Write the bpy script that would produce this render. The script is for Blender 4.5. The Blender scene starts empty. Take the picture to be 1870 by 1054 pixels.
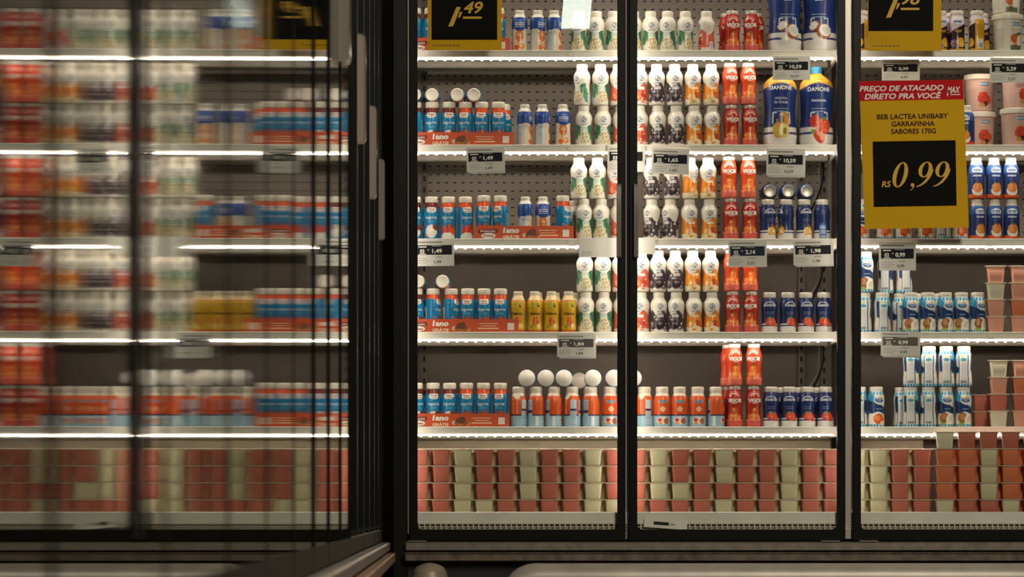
import bpy, math, random
import numpy as np
from mathutils import Matrix, Vector
random.seed(7); rng = np.random.default_rng(7)
PI = math.pi
scene = bpy.context.scene
COL = scene.collection

# ------------------------------------------------------------------ frame of reference
D = 11.083          # camera to the plane of the front doors, metres
PPM = 600.0         # picture scale on that plane
HZ = 942.0          # eye level in the picture
ZC = 0.60           # eye height above the floor
def X(px, Y=0.0): return (px - 935.0) / PPM * (D + Y) / D
def Z(py, Y=0.0): return ZC + (HZ - py) / PPM * (D + Y) / D
U = 1.0 / PPM       # one picture unit on the door plane, metres

# ------------------------------------------------------------------ colours and materials
def lin(h, g=1.0):
    h = h.lstrip('#'); c = [int(h[i:i+2], 16) / 255 for i in (0, 2, 4)]
    return tuple((v / 12.92 if v <= .04045 else ((v + .055) / 1.055) ** 2.4) * g for v in c)
MATS = {}
def mat(h, rough=.45, metal=0.0, spec=.5, coat=0.0, noise=0.0, name=None, nscale=30.0):
    key = (h, rough, metal, spec, coat, noise)
    if key in MATS: return MATS[key]
    m = bpy.data.materials.new(name or 'paint_' + h.strip('#')); m.use_nodes = True
    nt = m.node_tree; b = nt.nodes['Principled BSDF']
    b.inputs['Base Color'].default_value = (*lin(h), 1)
    b.inputs['Roughness'].default_value = rough; b.inputs['Metallic'].default_value = metal
    b.inputs['Specular IOR Level'].default_value = spec; b.inputs['Coat Weight'].default_value = coat
    if noise:
        tc = nt.nodes.new('ShaderNodeTexCoord'); n = nt.nodes.new('ShaderNodeTexNoise')
        n.inputs['Scale'].default_value = nscale; n.inputs['Detail'].default_value = 6
        r = nt.nodes.new('ShaderNodeValToRGB')
        c = lin(h)
        r.color_ramp.elements[0].position = .3; r.color_ramp.elements[1].position = .7
        r.color_ramp.elements[0].color = (*[v * (1 - noise) for v in c], 1)
        r.color_ramp.elements[1].color = (*[min(1, v * (1 + noise * .5)) for v in c], 1)
        nt.links.new(tc.outputs['Object'], n.inputs['Vector']); nt.links.new(n.outputs['Fac'], r.inputs['Fac'])
        nt.links.new(r.outputs['Color'], b.inputs['Base Color'])
    MATS[key] = m
    return m
def attr_mat(name, rough):
    m = bpy.data.materials.new(name); m.use_nodes = True
    nt = m.node_tree; b = nt.nodes['Principled BSDF']
    a = nt.nodes.new('ShaderNodeAttribute'); a.attribute_name = 'Col'
    nt.links.new(a.outputs['Color'], b.inputs['Base Color']); b.inputs['Roughness'].default_value = rough
    return m
M_SLEEVE = attr_mat('printed_sleeve', .30)
M_CARD = attr_mat('printed_card', .55)
def emis(h, s, dots=False):
    m = bpy.data.materials.new('led_light'); m.use_nodes = True
    nt = m.node_tree; nt.nodes.clear()
    o = nt.nodes.new('ShaderNodeOutputMaterial'); e = nt.nodes.new('ShaderNodeEmission')
    e.inputs['Color'].default_value = (*lin(h), 1); e.inputs['Strength'].default_value = s
    nt.links.new(e.outputs[0], o.inputs[0])
    return m
def glass(name, ior, rough, tint):
    m = bpy.data.materials.new(name); m.use_nodes = True
    nt = m.node_tree; nt.nodes.clear()
    o = nt.nodes.new('ShaderNodeOutputMaterial'); mx = nt.nodes.new('ShaderNodeMixShader')
    f = nt.nodes.new('ShaderNodeFresnel'); f.inputs['IOR'].default_value = ior
    g = nt.nodes.new('ShaderNodeBsdfGlossy'); g.inputs['Roughness'].default_value = rough
    g.inputs['Color'].default_value = (.97, .985, .96, 1)
    t = nt.nodes.new('ShaderNodeBsdfTransparent'); t.inputs['Color'].default_value = (*tint, 1)
    nt.links.new(f.outputs[0], mx.inputs[0]); nt.links.new(t.outputs[0], mx.inputs[1]); nt.links.new(g.outputs[0], mx.inputs[2])
    nt.links.new(mx.outputs[0], o.inputs[0])
    return m
M_GLASS = glass('door_glass', 1.25, .0, (.97, .98, .96))
M_GLASS_SIDE = glass('coated_double_glass', 4.4, .020, (.8, .8, .76))
M_BLACK = mat('#0c0c08', .42, 0, .15, name='black_frame')
M_BLACK2 = mat('#0f0f0b', .4, 0, .2, name='black_post')
M_WHITE = mat('#f3efe4', .45, name='white_enamel')
M_STEEL = mat('#8a8478', .38, .8, noise=.25, name='worn_aluminium')
M_BROWN = mat('#6d6152', .5, .4, noise=.45, name='stained_metal')
M_LED = emis('#ffe2cc', 3.6)
M_LEDDOT = emis('#fff0e2', 105.0)
M_TUBE = emis('#fff0e0', 6.5)

# ------------------------------------------------------------------ mesh helpers
class MB:
    """collects shapes and links them as one mesh object"""
    def __init__(s): s.v = []; s.f = []; s.m = []; s.c = []
    def add(s, vs, fs, mi=0):
        n = len(s.v); s.v += [tuple(v) for v in vs]; s.f += [[i + n for i in f] for f in fs]; s.m += [mi] * len(fs)
    def box(s, x0, x1, y0, y1, z0, z1, mi=0, bev=0.0):
        if bev <= 0:
            s.add([(x0,y0,z0),(x1,y0,z0),(x1,y1,z0),(x0,y1,z0),(x0,y0,z1),(x1,y0,z1),(x1,y1,z1),(x0,y1,z1)],
                  [(0,3,2,1),(4,5,6,7),(0,1,5,4),(1,2,6,5),(2,3,7,6),(3,0,4,7)], mi)
            return
        b = bev                       # chamfered box
        vs = []; idx = {}
        for ix, (xa, xb) in enumerate(((x0, x0 + b), (x1, x1 - b))):
            for iy, (ya, yb) in enumerate(((y0, y0 + b), (y1, y1 - b))):
                for iz, (za, zb) in enumerate(((z0, z0 + b), (z1, z1 - b))):
                    for k, p in enumerate(((xa, yb, zb), (xb, ya, zb), (xb, yb, za))):
                        idx[ix, iy, iz, k] = len(vs); vs.append(p)
        I = lambda a, b_, c, k: idx[a, b_, c, k]
        fs = []
        for a in (0, 1):
            q = [I(a,0,0,0), I(a,1,0,0), I(a,1,1,0), I(a,0,1,0)]; fs.append(q if a else q[::-1])
            q = [I(0,a,0,1), I(1,a,0,1), I(1,a,1,1), I(0,a,1,1)]; fs.append(q[::-1] if a else q)
            q = [I(0,0,a,2), I(1,0,a,2), I(1,1,a,2), I(0,1,a,2)]; fs.append(q if a else q[::-1])
        for a in (0, 1):
            for b2 in (0, 1):
                fs.append([I(a,b2,0,0), I(a,b2,1,0), I(a,b2,1,1), I(a,b2,0,1)])
                fs.append([I(a,0,b2,0), I(a,1,b2,0), I(a,1,b2,2), I(a,0,b2,2)])
                fs.append([I(0,a,b2,1), I(1,a,b2,1), I(1,a,b2,2), I(0,a,b2,2)])
                for c in (0, 1): fs.append([I(a,b2,c,0), I(a,b2,c,1), I(a,b2,c,2)])
        s.add(vs, fs, mi)
    def tube(s, pts, r, n=14, mi=0):
        pts = [Vector(p) for p in pts]; rings = []
        up = Vector((0, 0, 1))
        for i, p in enumerate(pts):
            t = (pts[min(i + 1, len(pts) - 1)] - pts[max(i - 1, 0)]).normalized()
            a = t.cross(up)
            if a.length < .15: a = t.cross(Vector((0, 1, 0)))
            a.normalize(); b = t.cross(a).normalized()
            if rings and i and a.dot(pa) < 0: a = -a; b = -b
            pa = a
            rings.append([p + (a * math.cos(2*PI*k/n) + b * math.sin(2*PI*k/n)) * r for k in range(n)])
        vs = [v for rg in rings for v in rg]
        fs = [(i*n+k, i*n+(k+1) % n, (i+1)*n+(k+1) % n, (i+1)*n+k) for i in range(len(pts)-1) for k in range(n)]
        fs += [tuple(range(n))[::-1], tuple(range((len(pts)-1)*n, len(pts)*n))]
        s.add(vs, fs, mi)
    def lathe(s, prof, n=32, mi=0, cx=0, cy=0, cz=0):
        vs = []; fs = []
        for (z, r) in prof:
            for k in range(n):
                a = 2*PI*k/n; vs.append((cx + r*math.cos(a), cy + r*math.sin(a), cz + z))
        m = len(prof)
        for i in range(m-1):
            for k in range(n): fs.append((i*n+k, i*n+(k+1) % n, (i+1)*n+(k+1) % n, (i+1)*n+k))
        fs.append(tuple(range(n))[::-1]); fs.append(tuple(range((m-1)*n, m*n)))
        s.add(vs, fs, mi)
    def mesh(s, name, mats, smooth=False, angle=None):
        me = bpy.data.meshes.new(name); me.from_pydata(s.v, [], s.f); me.update()
        for m in (mats if isinstance(mats, (list, tuple)) else [mats]): me.materials.append(m)
        if len(me.materials) > 1: me.polygons.foreach_set('material_index', s.m)
        import bmesh
        bm = bmesh.new(); bm.from_mesh(me); bmesh.ops.recalc_face_normals(bm, faces=bm.faces); bm.to_mesh(me); bm.free()
        if smooth:
            me.polygons.foreach_set('use_smooth', [True]*len(me.polygons))
            if angle: me.set_sharp_from_angle(angle=math.radians(angle))
        return me
    def obj(s, name, mats, parent=None, smooth=False, angle=35): return link(name, s.mesh(name, mats, smooth, angle), parent)
def link(name, data, parent=None, loc=(0,0,0), rz=0.0):
    o = bpy.data.objects.new(name, data); COL.objects.link(o); o.location = loc; o.rotation_euler = (0, 0, rz)
    if parent is not None: o.parent = parent
    return o
def empty(name, loc=(0,0,0), rz=0.0):
    o = link(name, None, None, loc, rz); o.empty_display_size = .05; return o
def tag(o, label, cat, group=None, kind=None):
    if label: o['label'] = label
    if cat: o['category'] = cat
    if group: o['group'] = group
    if kind: o['kind'] = kind
    return o
ORD = ['first','second','third','fourth','fifth','sixth','seventh','eighth','ninth','tenth','eleventh','twelfth','thirteenth','fourteenth','fifteenth','sixteenth']

# ------------------------------------------------------------------ lettering
TXT = {}
def text2d(s, bold=.0, shear=0.0):
    """outline of a word as flat triangles, width 1, baseline at 0; returns verts, faces, height"""
    k = (s, bold, shear)
    if k in TXT: return TXT[k]
    c = bpy.data.curves.new('word', 'FONT'); c.body = s; c.size = 1; c.offset = bold; c.shear = shear; c.resolution_u = 3
    o = bpy.data.objects.new('word', c); COL.objects.link(o)
    dg = bpy.context.evaluated_depsgraph_get(); dg.update()
    me = bpy.data.meshes.new_from_object(o.evaluated_get(dg))
    v = np.array([(p.co.x, p.co.y) for p in me.vertices]); f = [tuple(p.vertices) for p in me.polygons]
    bpy.data.objects.remove(o); bpy.data.curves.remove(c); bpy.data.meshes.remove(me)
    v[:, 0] -= v[:, 0].min(); w = v[:, 0].max(); v /= w
    TXT[k] = (v, f); return TXT[k]
class Flat:
    """lettering and marks lying on a plane, local x right, z up, facing -y, in picture units"""
    def __init__(s): s.mb = MB(); s.mats = []; s.lay = 0
    def mi(s, m):
        if m not in s.mats: s.mats.append(m)
        return s.mats.index(m)
    def text(s, t, cx, cz, w, m, bold=.02, shear=0.0, h=None, y=-.35):
        v, f = text2d(t, bold, shear)
        hh = v[:, 1].max() - v[:, 1].min()
        sy = (h / hh) if h else w
        s.mb.add([((a - .5) * w * U + cx * U, y * U, (b * sy + cz) * U) for a, b in v], f, s.mi(m))
    def poly(s, pts, m, y=-.2):
        s.mb.add([(a * U, y * U, b * U) for a, b in pts], [tuple(range(len(pts)))], s.mi(m))
    def rect(s, x0, x1, z0, z1, m, y=-.2): s.poly([(x0,z0),(x1,z0),(x1,z1),(x0,z1)], m, y)
    def ell(s, cx, cz, rx, rz, m, y=-.2, n=24): s.poly([(cx+rx*math.cos(2*PI*k/n), cz+rz*math.sin(2*PI*k/n)) for k in range(n)], m, y)
    def ring(s, cx, cz, ro, ri, m, shear=0.0, y=-.3, n=40):
        vs = []
        for k in range(n):
            a = 2*PI*k/n
            for (rx, rz) in (ro, ri):
                px, pz = rx*math.cos(a), rz*math.sin(a)
                vs.append(((cx+px+shear*pz)*U, y*U, (cz+pz)*U))
        s.mb.add(vs, [(2*k, 2*((k+1)%n), 2*((k+1)%n)+1, 2*k+1) for k in range(n)], s.mi(m))
    def strip(s, a, b, m, cx=0, cz=0, shear=0.0, y=-.3):
        vs = []
        for p, q in zip(a, b):
            for (u, w) in (p, q): vs.append(((cx+u+shear*w)*U, y*U, (cz+w)*U))
        s.mb.add(vs, [(2*k, 2*k+2, 2*k+3, 2*k+1) for k in range(len(a)-1)], s.mi(m))
    def obj(s, name, parent): return link(name, s.mb.mesh(name, s.mats), parent)
W_ = mat('#f4f0e6', .5, name='white_print'); K_ = mat('#17160f', .5, 0, .1, name='black_print')
Y_ = mat('#e2b418', .55, name='yellow_print'); GR_ = mat('#8d8a82', .5, name='grey_print')

# ------------------------------------------------------------------ bottles
NS = 84
def smooth_prof(prof, n):
    h = np.array([p[0] for p in prof], float); r = np.array([p[1] for p in prof], float)
    hs = np.linspace(h[0], h[-1], n); rs = np.interp(hs, h, r)
    k = np.array([1, 2, 3, 2, 1]) / 9.0
    for _ in range(2):
        rp = np.pad(rs, 2, mode='edge'); rs2 = np.convolve(rp, k, 'valid'); rs[2:-2] = rs2[2:-2]
    rs[0] = r[0]
    return hs, rs
class Paint:
    """colours a lathe grid; s = distance round the bottle from its front in picture units, h = height"""
    def __init__(p, S, H, base): p.S = S; p.H = H; p.C = np.empty(S.shape + (3,)); p.C[:] = lin(base)
    def put(p, mask, col): p.C[mask] = lin(col)
    def band(p, a, b, col): p.put((p.H >= a) & (p.H < b), col)
    def rect(p, s0, s1, h0, h1, col): p.put((p.S >= s0) & (p.S <= s1) & (p.H >= h0) & (p.H <= h1), col)
    def ell(p, s, h, rs, rh, col, rot=0.0):
        a, b = p.S - s, p.H - h; c, d = math.cos(rot), math.sin(rot)
        p.put(((a*c + b*d)/rs)**2 + ((-a*d + b*c)/rh)**2 <= 1, col)
    def ring(p, s, h, r, w, col):
        q = np.hypot(p.S - s, p.H - h); p.put((q <= r) & (q >= r - w), col)
    def speck(p, s, h, rs, rh, cols, n, size, seed=1):
        g = np.random.default_rng(seed)
        for i in range(n):
            a = g.uniform(0, 2*PI); q = math.sqrt(g.uniform(0, 1))
            p.ell(s + rs*q*math.cos(a), h + rh*q*math.sin(a), size*g.uniform(.6, 1.2), size*g.uniform(.5, 1), cols[i % len(cols)], g.uniform(0, 3))
    def lines(p, s0, s1, h0, h1, col, step=2.4, th=.9):
        p.put((p.S >= s0) & (p.S <= s1) & (p.H >= h0) & (p.H <= h1) & (np.mod(p.H - h0, step) < th), col)

def blue_paint(neck, fruit, top='#178bb4'):
    def f(p):
        p.put(p.H > 58 - 3*np.cos(p.S/14.6*2), neck)
        p.ell(0, 53.5, 9.5, 4.6, '#f1ece2'); p.put((np.abs(p.S) < 9.5) & (p.H > 53.5) & (p.H < 59), '#f1ece2')
        p.rect(-5.5, 5.5, 51.2, 52.4, '#c58a7a')
        p.lines(-7, 7, 31, 36, '#7cc0d6', 2.6)
        p.rect(-15, -9.5, 25, 27.5, '#d8402c')
        if fruit == 'berry':
            p.ell(4, 20, 9, 8, '#c8301e'); p.ell(-6, 17, 7, 7, '#d8442a'); p.ell(3, 24, 3, 2, '#5b8a34')
            p.ell(0, 3, 15, 10, '#efeae0'); p.ell(11, 15, 6, 6, '#e4602f')
        else:
            p.ell(0, 15, 12, 12, '#ece6da'); p.ell(9, 22, 7, 5, '#8a3d26', -.5); p.ell(-3, 17, 5, 4, '#f7f3ea'); p.rect(-14, -9, 5, 9, '#d83a2a'); p.ell(12, 6, 5, 4, '#1c7fb8')
        p.rect(22, 38, 0, 46, '#9cc6d8'); p.lines(23, 37, 8, 44, '#4d93b8', 2.2); p.rect(24, 36, 2, 9, '#e8ecec')
        p.rect(-40, -30, 4, 44, '#d9e6e9'); p.lines(-39, -31, 6, 42, '#6f9fb4', 3)
    return f
def white_paint(kind):
    def f(p):
        if kind == 'oat':
            p.put(p.H < 30 + 4*np.sin(p.S/6), '#e4e2d2')
            for a, h, rs, rh, r in ((-13, 30, 5, 12, .5), (-17, 22, 6, 10, .2), (14, 29, 5, 12, -.5), (18, 22, 6, 11, -.2), (-9, 34, 2.5, 7, .9), (10, 34, 2.5, 7, -.9), (22, 14, 6, 10, 0)): p.ell(a, h, rs, rh, '#4c8a66', r)
            for a, h in ((-16, 24), (16, 25), (-12, 33), (13, 32)): p.ell(a, h, 2, 6, '#2f6b4b', .4)
            p.ell(2, 15, 11.5, 11, '#cdbd96'); p.speck(2, 15, 11, 10, ['#e6dcbf', '#a8966b', '#d9cba2', '#b9a87c', '#f0e8d0'], 60, 1.8)
            p.rect(-8, 8, 30, 34, '#dfe5da'); p.lines(-7, 7, 28, 35, '#84a58e', 2.6)
        elif kind == 'plum':
            p.put(p.H < 36 + 5*np.sin(p.S/4.2), '#4a4048'); p.put(p.H < 6 + 1.5*np.sin(p.S/2), '#dcd6cf')
            p.speck(0, 22, 24, 16, ['#2b2328', '#5f545c', '#d8d2cd', '#3a3036'], 60, 2.6, 3)
            p.ell(0, 15, 9, 8, '#251c22'); p.ell(-1, 17, 6, 2.4, '#6f6068'); p.rect(-8, 8, 28, 33, '#d9d6d2'); p.lines(-8, 8, 28, 34, '#8a8188', 2.6)
        elif kind == 'peach':
            p.put(p.H < 36 + 5*np.sin(p.S/5), '#e58a24'); p.put(p.H < 10, '#eadfc2')
            p.ell(5, 15, 8, 8, '#b4451c'); p.ell(-6, 14, 8, 8, '#f0b257'); p.ell(-2, 8, 9, 6, '#ece0b8'); p.speck(0, 12, 12, 8, ['#f4d79a', '#e07b22', '#fbe9c5'], 26, 2, 5)
            p.rect(-8, 8, 28, 33, '#f3e8cf'); p.lines(-8, 8, 28, 34, '#d99b54', 2.6)
        else:
            p.put(p.H < 36 + 5*np.sin(p.S/5), '#dd6a50'); p.put(p.H < 8, '#eadcd0')
            p.ell(2, 17, 10, 9, '#c2381f'); p.ell(-7, 14, 6, 7, '#e2793f'); p.speck(0, 14, 14, 10, ['#f2c4a8', '#b32d18', '#e7906a'], 26, 2, 6)
            p.rect(-8, 8, 28, 33, '#f1dfd4')
        p.ring(0, 48, 5.2, 1.2, '#5577a3'); p.rect(-.7, .7, 44.5, 51.5, '#5577a3'); p.ell(2.4, 48.5, 1.5, 1.2, '#5577a3'); p.ell(-2.4, 45.5, 1.5, 1.2, '#5577a3')
        p.put((np.abs(p.S) < 8) & (np.abs(p.H - 39.5 - .12*p.S) < .9), '#8aa2c2')
        p.rect(24, 33, 2, 18, '#dfe6ec'); p.lines(25, 32, 3, 17, '#7d95b3', 1.9)
    return f
def red_paint(tone):
    base, low, mid = tone
    def f(p):
        p.band(0, 13, low); p.band(13, 14.2, '#f0a48c')
        p.speck(1, 20, 13, 7, ['#f08a3a', '#e86a28', '#f3a75a'], 22, 3.4, 2)
        p.ell(1, 30, 7.5, 7, mid); p.ell(-1, 32, 3, 2.4, '#f6b86a'); p.ell(3, 37, 3, 1.6, '#7d7a2c')
        q = np.hypot(p.S, p.H - 52); p.put((q < 10.5) & (q > 8.6) & (p.H > 56), '#f2ddd2')
        p.put((q < 13.5) & (q > 12.6) & (p.H > 58), '#f0c9ba')
        p.rect(-5, 5, 42.5, 44, '#f3d9cf')
        p.rect(26, 40, 14, 50, '#e9c9bd'); p.lines(27, 39, 16, 48, base, 2.4)
    return f
def navy_paint(fruit):
    def f(p):
        p.band(0, 19, '#ece7e4'); p.band(11.5, 14, '#24376e'); p.band(17, 19, '#24376e')
        s0 = 3
        if fruit == 'berry':
            p.ell(s0+4, 19, 7, 9, '#e0512a', .5); p.ell(s0-5, 21, 6, 7.5, '#d8401f', -.3); p.ell(s0-4, 27, 4, 2, '#6f8a3a'); p.speck(s0, 20, 8, 6, ['#f6b184'], 12, .9, 4)
        else:
            p.ell(s0+4, 17, 7.5, 9, '#e39a3a', .4); p.ell(s0-3, 15, 6, 8, '#f0c46a', -.3); p.ell(s0+2, 26, 2.4, 4, '#9c4a22'); p.ell(s0+6, 15, 3, 4.5, '#f6e2b0', .4)
        p.lines(-7, 7, 34, 40, '#8f9dc0', 3.0, .9)
        q = np.hypot(p.S, p.H - 44); p.put((q < 13) & (q > 11.8) & (p.H > 52), '#e9ecf4')
        p.rect(-40, -26, 2, 30, '#2a5f9c'); p.lines(-39, -27, 4, 28, '#c7d3e6', 3)
    return f
def big_paint(fruit, cap):
    def f(p):
        if fruit != 'coco': p.put(p.H > 108 + 6*np.cos(p.S/18), cap)
        p.band(0, 37, '#ece7e4')
        p.band(21, 25, '#25407c'); p.band(34, 37, '#25407c')
        p.lines(-15, 15, 62, 70, '#b9c4dc', 4.6, 1.2)
        for s in (-17, 19): p.put((np.abs(p.S - s) < .9) & (p.H > 40) & (p.H < 60), '#dfe5f0')
        p.put((np.abs(p.S + 13) < 4) & (np.abs(p.H - 60) < .9), '#dfe5f0'); p.put((np.abs(p.S - 15) < 4) & (np.abs(p.H - 60) < .9), '#dfe5f0')
        if fruit == 'coco':
            p.ell(2, 22, 14, 8, '#ebe5da', -.2); p.ell(-9, 46, 12, 9, '#8f4a2a', .7); p.ell(-10.5, 47, 9.5, 7, '#f4efe6', .7)
            p.ell(10, 36, 15, 14, '#a4552c', -.6); p.ell(13, 38, 12, 10.5, '#f3eee4', -.6); p.ell(14, 39, 8, 6.5, '#ddd8cc', -.6)
        elif fruit == 'papaya':
            p.ell(3, 38, 13, 24, '#e39a35', -.25); p.ell(6, 27, 11, 13, '#efd77a', -.2); p.ell(7, 26, 4.5, 6, '#8c7f3c', -.2); p.ell(0, 48, 6, 8, '#3a2a3c'); p.ell(-9, 26, 6, 14, '#d9b348', .2)
        else:
            p.ell(-8, 44, 11, 12, '#c93720', .3); p.ell(10, 36, 14, 15, '#e2532c', -.5); p.ell(0, 18, 10, 15, '#d8401f', .4); p.ell(5, 17, 5, 9, '#f0a07a', .4)
            p.ell(12, 50, 8, 2.5, '#5d8a38', .4); p.ell(-12, 25, 4, 5, '#86a05a'); p.speck(4, 34, 14, 14, ['#f7b98e'], 24, 1.1, 9)
        p.put((p.S > 50) & (p.H > 8) & (p.H < 100), '#dfe3ea')
    return f
def yellow_paint(p):
    p.put(p.H > 60, '#f0d9a8'); p.band(57, 60, '#d8842c'); p.band(0, 5, '#c8641e')
    p.put((np.abs(p.H - 52 - .2*p.S) < 2) & (np.abs(p.S) < 9), '#b7b02e'); p.ell(6, 50, 2.6, 3.2, '#1e1a14'); p.ell(6.6, 51, .9, 1, '#f5f0df')
    p.lines(-30, 30, 8, 56, '#c9a029', 6.2, .7)
    p.ell(1, 20, 6, 9, '#c9541c'); p.ell(3, 26, 3.4, 4, '#dd7a2a'); p.ell(8, 12, 5, 5, '#efd27a'); p.ell(-7, 11, 4, 4, '#8f9a30')
    p.rect(28, 42, 6, 46, '#efe4b8')
def kids_paint(p):
    p.band(0, 22, '#9dc6da'); p.band(21, 23, '#2c2f4e')
    p.put((p.H > 57), '#f2e6d6')
    p.rect(-9, 9, 44, 49, '#7fa9c4'); p.lines(-8, 8, 45, 49, '#3c5c88', 2.4)
    p.ell(0, 12, 12, 7, '#f0ece4'); p.ell(7, 11, 5, 6, '#b5674c'); p.ell(-6, 13, 4, 4, '#d8432c'); p.ell(-5, 7, 5, 2, '#e0a23a')
    p.ell(0, 33, 5, 5, '#f6c49a')                         # a plain round badge
    p.put((np.abs(p.S - 27) < 1.0) & (p.H > 24) & (p.H < 57), '#f1e0cf'); p.ell(27, 56, 6, 5, '#dce6c8')
    p.rect(36, 47, 2, 50, '#bcd3df'); p.rect(36, 47, 30, 34, '#33386a'); p.lines(37, 46, 4, 29, '#6d9bb8', 2.6)
    p.rect(-45, -34, 2, 50, '#a9cbdc'); p.rect(-45, -34, 26, 31, '#33386a'); p.lines(-44, -35, 34, 49, '#5c86b2', 2.6); p.rect(-28, -22, 2, 20, '#eef0ee')
def cream_paint(p):
    p.band(42, 63, '#2a4f9e'); p.put(p.H > 63, '#ece8de'); p.put((p.H > 40 - 3*np.cos(p.S/5)) & (p.H < 44), '#2a4f9e')
    p.lines(-9, 9, 45, 55, '#e8ecf2', 3.4, 1.4); p.ell(0, 57, 6, 3, '#4f74ba')
    p.ell(-1, 29, 8.5, 10, '#e37a33'); p.ell(-1, 31, 5, 5, '#f0b184'); p.rect(-7, 7, 26.5, 28.5, '#c8502a')
    p.ell(4, 10, 6, 5.5, '#ee8a3a'); p.ell(-6, 8, 4.5, 5, '#e0702c'); p.ell(3, 11, 3, 2.4, '#f8cf9c'); p.ell(-3, 17, 3, 3, '#f3a55c')
    p.rect(21, 34, 0, 42, '#c3d5e4'); p.lines(22, 33, 3, 41, '#6f94bd', 2.3); p.rect(22, 33, 12, 16, '#3d62a4')
    p.rect(-34, -22, 0, 40, '#d3e0ea'); p.lines(-33, -23, 3, 39, '#7ea0c2', 2.6)
def teal_paint(fruit):
    def f(p):
        p.band(0, 5, '#2f8cb8'); p.put((p.H < 5) & (np.mod(p.S, 6) < 2.4), '#bfe0ea')
        p.band(59, 64, '#2f9ac4'); p.put((p.H > 59) & (np.mod(p.S, 7) < 2.6), '#d9edf2')
        p.put((p.H > 5) & (p.H < 30), '#e9e5da')
        p.put((p.H > 28 - .5*np.abs(p.S)*.4) & (p.H < 58 - (p.S + 10)*1.0) & (p.S > -22), '#2f98c4')
        p.put((p.H > 27 + 2*np.cos(p.S/4)) & (p.H < 42 - .35*p.S), '#1f3d70')
        p.ell(3, 50, 12, 9, '#f2f2ea'); p.ell(2, 50, 9, 5.2, '#2d5c9a'); p.ell(2, 51, 7.5, 3.6, '#e7edf0'); p.lines(-5, 9, 48.5, 52, '#2d5c9a', 2.4, 1.2); p.ell(5, 55, 4, 2, '#f0c060')
        p.lines(-4, 9, 33, 36, '#cfdae8', 3, 1)
        if fruit == 'coco':
            p.ell(-5, 17, 9, 10, '#99602f'); p.ell(-6, 19, 5, 6, '#b87c45'); p.ell(7, 15, 7, 10, '#f4f0e4', -.5); p.ell(8, 15, 4, 6.5, '#dcd5c2', -.5); p.ell(-7, 6, 5, 3, '#93b04a')
        else:
            p.ell(1, 15, 11, 9.5, '#e0632a'); p.ell(-2, 16, 6, 5, '#f08a48'); p.ell(8, 7, 5, 4, '#f2e2c8')
        for c in (31, -33):
            p.rect(c-8, c+8, 6, 57, '#dfe1da'); p.lines(c-6, c+6, 10, 42, '#a3abb0', 2.4, .8); p.ell(c, 49, 6, 3, '#49a5bf'); p.rect(c-7, c+7, 54, 57, '#c9d69a'); p.rect(c-6, c+6, 6, 11, '#8b9298')
            p.rect(c+8, c+10, 5, 58, '#2c467e'); p.rect(c-10, c-8, 5, 58, '#2c467e')
    return f
def kidnavy_paint(p):
    p.band(0, 8, '#dc5a26'); p.put(p.H > 60, '#e9e6e0'); p.band(46, 62, '#2f62b0')
    p.ell(0, 52, 10, 5, '#eef0f2'); p.ell(-6, 51, 4, 4, '#eef0f2'); p.ell(7, 51, 4, 4, '#eef0f2'); p.lines(-8, 8, 50, 54, '#2f62b0', 2.4, 1.2)
    p.rect(-8, 8, 40, 43, '#b9c4da'); p.rect(-6, 6, 35, 36.4, '#7c4a86')
    p.ell(1, 14, 11, 9, '#ece3d6'); p.ell(1, 20, 9.5, 9, '#e58a3c'); p.ell(-2, 21, 5, 6, '#f1a763'); p.ell(1, 29, 3, 2, '#7c4a1e'); p.speck(1, 19, 8, 7, ['#c96b24'], 14, .8, 8)
    p.rect(25, 40, 9, 44, '#d3dae4'); p.lines(26, 39, 11, 42, '#4a6cae', 2.4)
def acai_paint(p):
    p.put(p.H > 44 + .5*p.S, '#dcd0da'); p.put((p.H > 60), '#e4dbe2'); p.band(0, 6, '#d9a020')
    p.rect(-8, 8, 53, 57, '#5577ab'); p.ell(-5, 14, 8, 9, '#8d7c9a'); p.speck(-5, 14, 9, 9, ['#2e2030', '#5c4a66', '#b9a9c0'], 24, 2.2, 12)
    p.ell(7, 17, 9, 9, '#e2aa2c', .4); p.ell(9, 14, 5, 5, '#f0c85a')
    p.rect(18, 42, 6, 60, '#d7a31c'); p.rect(24, 36, 6, 24, '#dadad4'); p.rect(26, 34, 8, 16, '#8f9ec0'); p.lines(22, 38, 28, 50, '#a87a14', 3)
    p.rect(-46, -24, 6, 58, '#d7a31c')

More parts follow.
